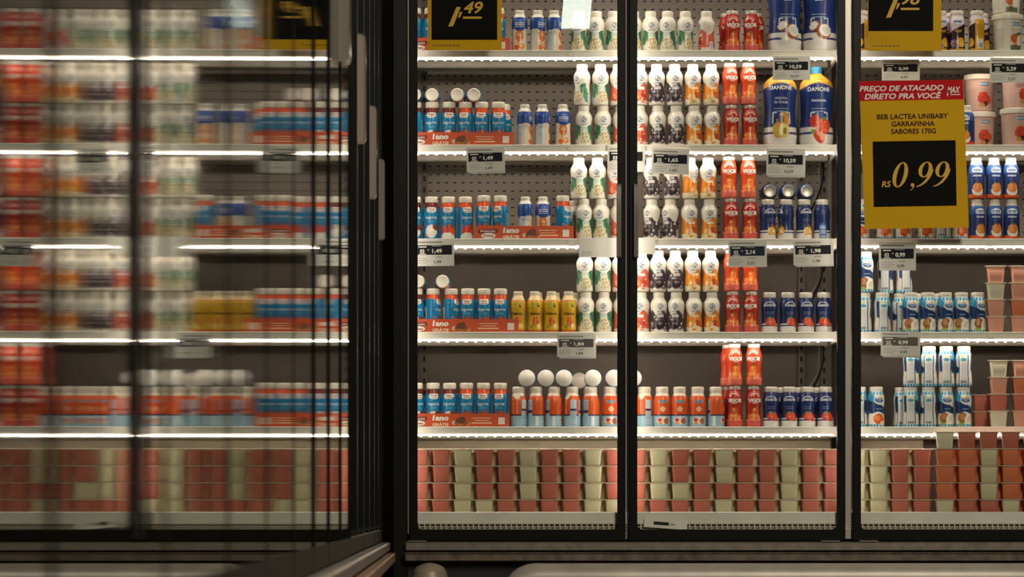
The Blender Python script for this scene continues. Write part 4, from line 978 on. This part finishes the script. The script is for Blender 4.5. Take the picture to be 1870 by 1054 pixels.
def sign_small(px0, px1, pyb, lbl, cents, band, dx=0):
    w = px1-px0; h = 196; r = empty('price_sign', (X((px0+px1)/2, YS), YS-.001, Z(pyb, YS)))
    b = MB(); b.box(-w/2*U, w/2*U, -.0012, 0, 0, h*U); b.obj('board', M_SIGN, r)
    f = Flat(); f.rect(-w/2, w/2, h-24, h, M_SRED, -.9); f.obj('header', r)
    f = Flat(); m0 = 7 if band < 30 else 1
    f.rect(-w/2 + m0, w/2 - (8 if band < 30 else 15), band, h-36, M_SBLK, -.9); f.obj('price_panel', r)
    f = Flat(); z0 = band
    f.poly([(-30+dx, z0+24), (-21+dx, z0+25), (-7+dx, z0+60), (-15+dx, z0+60)], Y_, -1.3)
    f.poly([(-12+dx, z0+39), (-8+dx, z0+42), (-4+dx, z0+51), (-9+dx, z0+51)], Y_, -1.3)
    f.text(cents, 16+dx, z0+49, 35, Y_, .02, .25, 22, -1.3); f.rect(-3+dx, 31+dx, z0+38.5, z0+42.5, Y_, -1.3)
    g = f.obj('price_lettering', r)
    f = Flat(); 
    for i in range(7): f.rect(-w/2+8+i*7.4, -w/2+13.5+i*7.4, 8, 9.6, mat('#4a3a10', .5), -1.0)
    f.obj('small_lettering', r)
    tag(r, lbl, 'sign')
sign_small(781, 916, 92, 'yellow and black price sign ending in 49 on left front door', '49', 19)
sign_small(1584.5, 1719, 93, 'yellow and black price sign above the big one on right front door', '98', 36, -4)
sign_big()

# ================================================================== setting and light
LAMP = 62
b = MB(); b.box(-6, 7, -14, 2.0, -.02, 0); fl = b.obj('floor', mat('#4d473d', .35, noise=.15, nscale=3, name='floor_tile'), None); fl['kind'] = 'structure'
b = MB(); b.box(-6, 7, .64, .76, 0, 4.8); wl = b.obj('wall_back', mat('#8f8878', .7, noise=.06, nscale=2, name='wall_paint'), None); wl['kind'] = 'structure'
def area(name, loc, rot, sx, sy, power, col):
    l = bpy.data.lights.new(name, 'AREA'); l.shape = 'RECTANGLE'; l.size = sx; l.size_y = sy; l.energy = power; l.color = col
    o = link(name, l, None, loc); o.rotation_euler = rot; return o
for xx, yy, zz in ((1.6, -4.5, 3.6), (1.9, -7.0, 3.9), (2.0, -9.2, 4.3)): area('ceiling_lamp', (xx, yy, zz), (.35, 0, 0), .5, 1.6, LAMP, (1, .88, .72))
area('ceiling_lamp', (.38, -9.5, 3.45), (0, 0, 0), .14, 1.4, 16, (.9, 1, .92))
w = bpy.data.worlds.new('World'); scene.world = w; w.use_nodes = True
w.node_tree.nodes['Background'].inputs[0].default_value = (*lin('#8f8676'), 1); w.node_tree.nodes['Background'].inputs[1].default_value = .07

cam = bpy.data.cameras.new('Camera'); co = link('Camera', cam, None, (0, -D, ZC)); co.rotation_euler = (PI/2, 0, 0)
cam.sensor_width = 36; cam.lens = D*PPM/1870*36; cam.shift_y = (HZ-527)/1870; cam.clip_start = .05; cam.clip_end = 60
cam.dof.use_dof = True; cam.dof.focus_distance = D + .1; cam.dof.aperture_fstop = 11
scene.camera = co
vs = scene.view_settings; vs.view_transform = 'Standard'; vs.look = 'None'; vs.exposure = 0.45; vs.gamma = 1.0; vs.use_curve_mapping = False
scene.cycles.use_denoising = True
scene.cycles.max_bounces = 10; scene.cycles.transparent_max_bounces = 24; scene.cycles.glossy_bounces = 6
scene.cycles.caustics_reflective = False; scene.cycles.caustics_refractive = False
